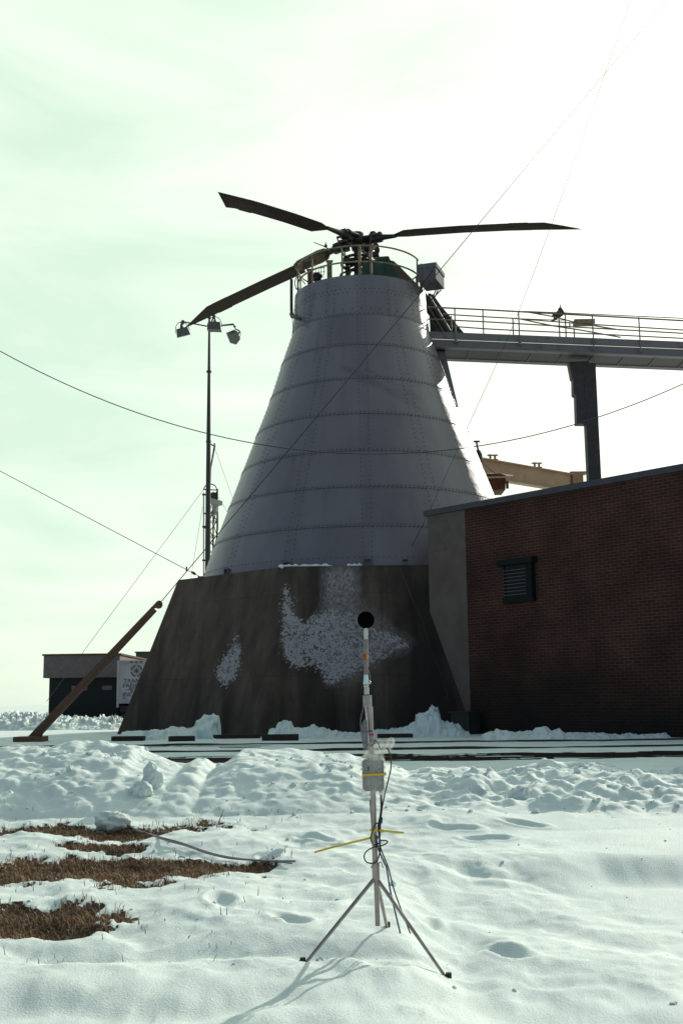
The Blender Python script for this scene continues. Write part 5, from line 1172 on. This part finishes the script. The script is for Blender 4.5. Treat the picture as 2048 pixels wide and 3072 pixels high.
# plastic bag over the box
def bag_mat():
    m = bpy.data.materials.new('clear polythene'); m.use_nodes = True; t = m.node_tree; t.nodes.clear(); lk = t.links.new
    o = t.nodes.new('ShaderNodeOutputMaterial'); mx_ = t.nodes.new('ShaderNodeMixShader'); tr_ = t.nodes.new('ShaderNodeBsdfTransparent')
    b = t.nodes.new('ShaderNodeBsdfPrincipled'); b.inputs['Base Color'].default_value = (0.75,0.74,0.70,1); b.inputs['Roughness'].default_value = 0.14; b.inputs['Specular IOR Level'].default_value = 0.9
    tl_ = t.nodes.new('ShaderNodeBsdfTranslucent'); tl_.inputs['Color'].default_value = (0.8,0.8,0.76,1); m2 = t.nodes.new('ShaderNodeMixShader'); m2.inputs[0].default_value = 0.45
    g = t.nodes.new('ShaderNodeNewGeometry'); n = t.nodes.new('ShaderNodeTexNoise'); n.inputs['Scale'].default_value = 24; n.inputs['Detail'].default_value = 3
    r = t.nodes.new('ShaderNodeMapRange'); r.inputs['From Min'].default_value = 0.4; r.inputs['From Max'].default_value = 0.75; r.inputs['To Min'].default_value = 0.10; r.inputs['To Max'].default_value = 0.5
    bp = t.nodes.new('ShaderNodeBump'); bp.inputs['Strength'].default_value = 0.7; bp.inputs['Distance'].default_value = 0.006
    lk(g.outputs['Position'], n.inputs['Vector']); lk(n.outputs['Fac'], r.inputs['Value']); lk(n.outputs['Fac'], bp.inputs['Height']); lk(bp.outputs[0], b.inputs['Normal'])
    lk(b.outputs[0], m2.inputs[1]); lk(tl_.outputs[0], m2.inputs[2]); lk(r.outputs[0], mx_.inputs[0]); lk(tr_.outputs[0], mx_.inputs[1]); lk(m2.outputs[0], mx_.inputs[2]); lk(mx_.outputs[0], o.inputs['Surface'])
    return m
M['bag'] = bag_mat()
def bag(name, spine, prof, n=40, nz=.12, seed=0):
    """crumpled closed tube: spine points with (rx, ry)"""
    vs = []; k = len(spine); rr = random.Random(seed)
    for i, (c, (rx, ry)) in enumerate(zip(spine, prof)):
        for j in range(n):
            a = 2*math.pi*j/n; f = 1+nz*(math.sin(a*7+i*.6+seed)*.5+math.sin(a*13-i*.9)*.35+rr.uniform(-.3,.3)*.6)
            vs.append(Vector(c)+Vector((rx*math.cos(a)*f, ry*math.sin(a)*f, 0)))
    fs = [(i*n+j, i*n+(j+1)%n, (i+1)*n+(j+1)%n, (i+1)*n+j) for i in range(k-1) for j in range(n)]
    q = MB(); q.add(vs, fs, 0, True); o = q.build(name, M['bag'], bg_t); return o
bg_t = thing('plastic_bag', S(1120,2380,-.03), 'crumpled clear plastic bag tied over the instrument box with its mouth flaring out', 'plastic bag')
bag('bag_body', [S(1119,2385,-.03), S(1119,2378,-.03), S(1119,2330,-.03), S(1120,2290,-.03), S(1120,2270,-.03), S(1121,2250,-.025), S(1122,2235,-.02), S(1123,2224,-.018)],
    [(u(26),.022),(u(34),.032),(u(33.5),.033),(u(34),.034),(u(31),.034),(u(24),.028),(u(16),.02),(u(9),.012)], nz=.05, seed=1)
q = MB()
def flare(pts_a, pts_b, seed):
    """two edges of a sheet, crumpled between"""
    n = 14; rr = random.Random(seed); A_, B_ = spline(pts_a, n//2), spline(pts_b, n//2); k = min(len(A_), len(B_)); m2 = 10; vs = []
    for i in range(k):
        for j in range(m2): 
            t = j/(m2-1); p = A_[i].lerp(B_[i], t)+Vector((0, 0.018*math.sin(t*9+i*.7)*math.sin(math.pi*t)+rr.uniform(-.003,.003), rr.uniform(-.002,.002))); vs.append(p)
    q = MB(); q.add(vs, [(i*m2+j, i*m2+j+1, (i+1)*m2+j+1, (i+1)*m2+j) for i in range(k-1) for j in range(m2-1)], 0, True); return q.build('bag_flap', M['bag'], bg_t)
flare([S(1124,2228), S(1135,2220), S(1152,2222), S(1170,2212), S(1180,2213)], [S(1126,2234), S(1140,2256), S(1155,2262), S(1172,2252), S(1185,2228)], 2)
flare([S(1124,2228,.02), S(1140,2224,.02), S(1156,2228,.02), S(1172,2218,.02), S(1182,2220,.02)], [S(1130,2240,.02), S(1146,2252,.03), S(1160,2254,.03), S(1174,2244,.03), S(1184,2232,.02)], 5)
flare([S(1120,2240,-.01), S(1100,2256,-.02), S(1076,2274,-.03), S(1056,2290,-.03)], [S(1090,2330,-.03), S(1084,2318,-.03), S(1072,2304,-.03), S(1056,2294,-.03)], 8)
flare([S(1138,2372,-.03), S(1148,2374,-.03), S(1156,2370,-.03)], [S(1140,2388,-.03), S(1150,2392,-.03), S(1154,2384,-.03)], 9)
q = MB(); q.tube(spline([S(1112,2240,-.05), S(1120,2232,-.055), S(1128,2228,-.05), S(1124,2222,-.03), S(1120,2228,-.04)], 6), u(2.2), 7); q.tube(spline([S(1122,2218,-.03), S(1130,2224,-.04), S(1137,2238,-.045), S(1143,2250,-.04)], 6), u(1.8), 7); q.build('bag_tie', M['greycable'], bg_t)
# tripod of the stand
q = MB(); q.tube([S(1126,2588), S(1128,2640)], u(11), 20); q.tube(spline([S(1136,2600,-.02), S(1137,2588,-.025), S(1144,2588,-.025), S(1148,2604,-.02)], 6), u(1.6), 7); q.tube(spline([S(1112,2604,-.02), S(1120,2590,-.02), S(1130,2592,-.02)], 5), u(1.6), 7); q.build('tripod_collar', M['pipe'], ms)
for a in (-160, -30, 80):
    q = MB(); c = S(1127,2630); f_ = Vector((c.x+0.42*math.cos(rad(a)), YS+0.42*math.sin(rad(a)), 0)); f_.z = float(ground_h(np.array(f_.x), np.array(f_.y)))-0.02
    q.tube([c, f_], [0.011,0.009], 10); lg = q.build('tripod_leg', M['pipe'], ms)
    q = MB(); q.tube([f_+Vector((0,0,.045)), f_], 0.016, 10); q.build('rubber_foot', M['black'], lg)
q = MB(); c = S(1128,2640); q.tube([c, Vector((c.x+.004, YS, gz_s+0.12))], u(7), 16); q.build('centre_column', M['pipe'], ms)

# cord lying on the ground at left
def ground_cord(pts, r, label):
    ps = []
    for px, py in pts:
        yy_ = np.linspace(7, 13, 600); p1_ = P(px, py, 1.0); xx_ = p1_.x*yy_; zz_ = CZ+(p1_.z-CZ)*yy_
        gh_ = ground_h(xx_, yy_)+0.02; k_ = int(np.argmax(zz_ < gh_)); ps.append(Vector((xx_[k_], yy_[k_], gh_[k_]+0.006)))
    return wire('ground_cord', spline(ps, 5), r, label, 'cord', matn='greycable', group='cords lying on the snow at lower left')
ground_cord([(336,2468),(372,2476),(412,2494),(450,2505),(495,2520),(545,2532),(600,2552),(660,2569),(720,2579),(800,2585),(886,2587)], 0.0075, 'upper of two grey cords trailing over the grass and snow')
ground_cord([(344,2471),(390,2484),(440,2502),(500,2524),(560,2541),(620,2562),(690,2578),(760,2586),(830,2591),(876,2593)], 0.006, 'lower of two grey cords trailing over the grass and snow')
# dry weed stalks
for k, (pts, lab) in enumerate((([(655,2470),(662,2452),(669,2434)], 'tall dry weed stalk standing at the top right of the grass patch'), ([(846,2424),(856,2419),(866,2413)], 'short dark twig lying low on the snow bank left of the stand'))):
    m_ = MB(); Yk = 10.4 if k == 0 else 11.2; ps = [P(a, b, Yk) for a, b in pts]; m_.tube(ps, [0.005,0.004,0.002], 5)
    if k == 0: m_.tube([ps[1], P(668,2446,Yk)], 0.002, 4); m_.tube([ps[2], P(672,2428,Yk)], 0.002, 4)
    m_.build('dry_stalk', M['brown'], label=lab, cat='stalk')
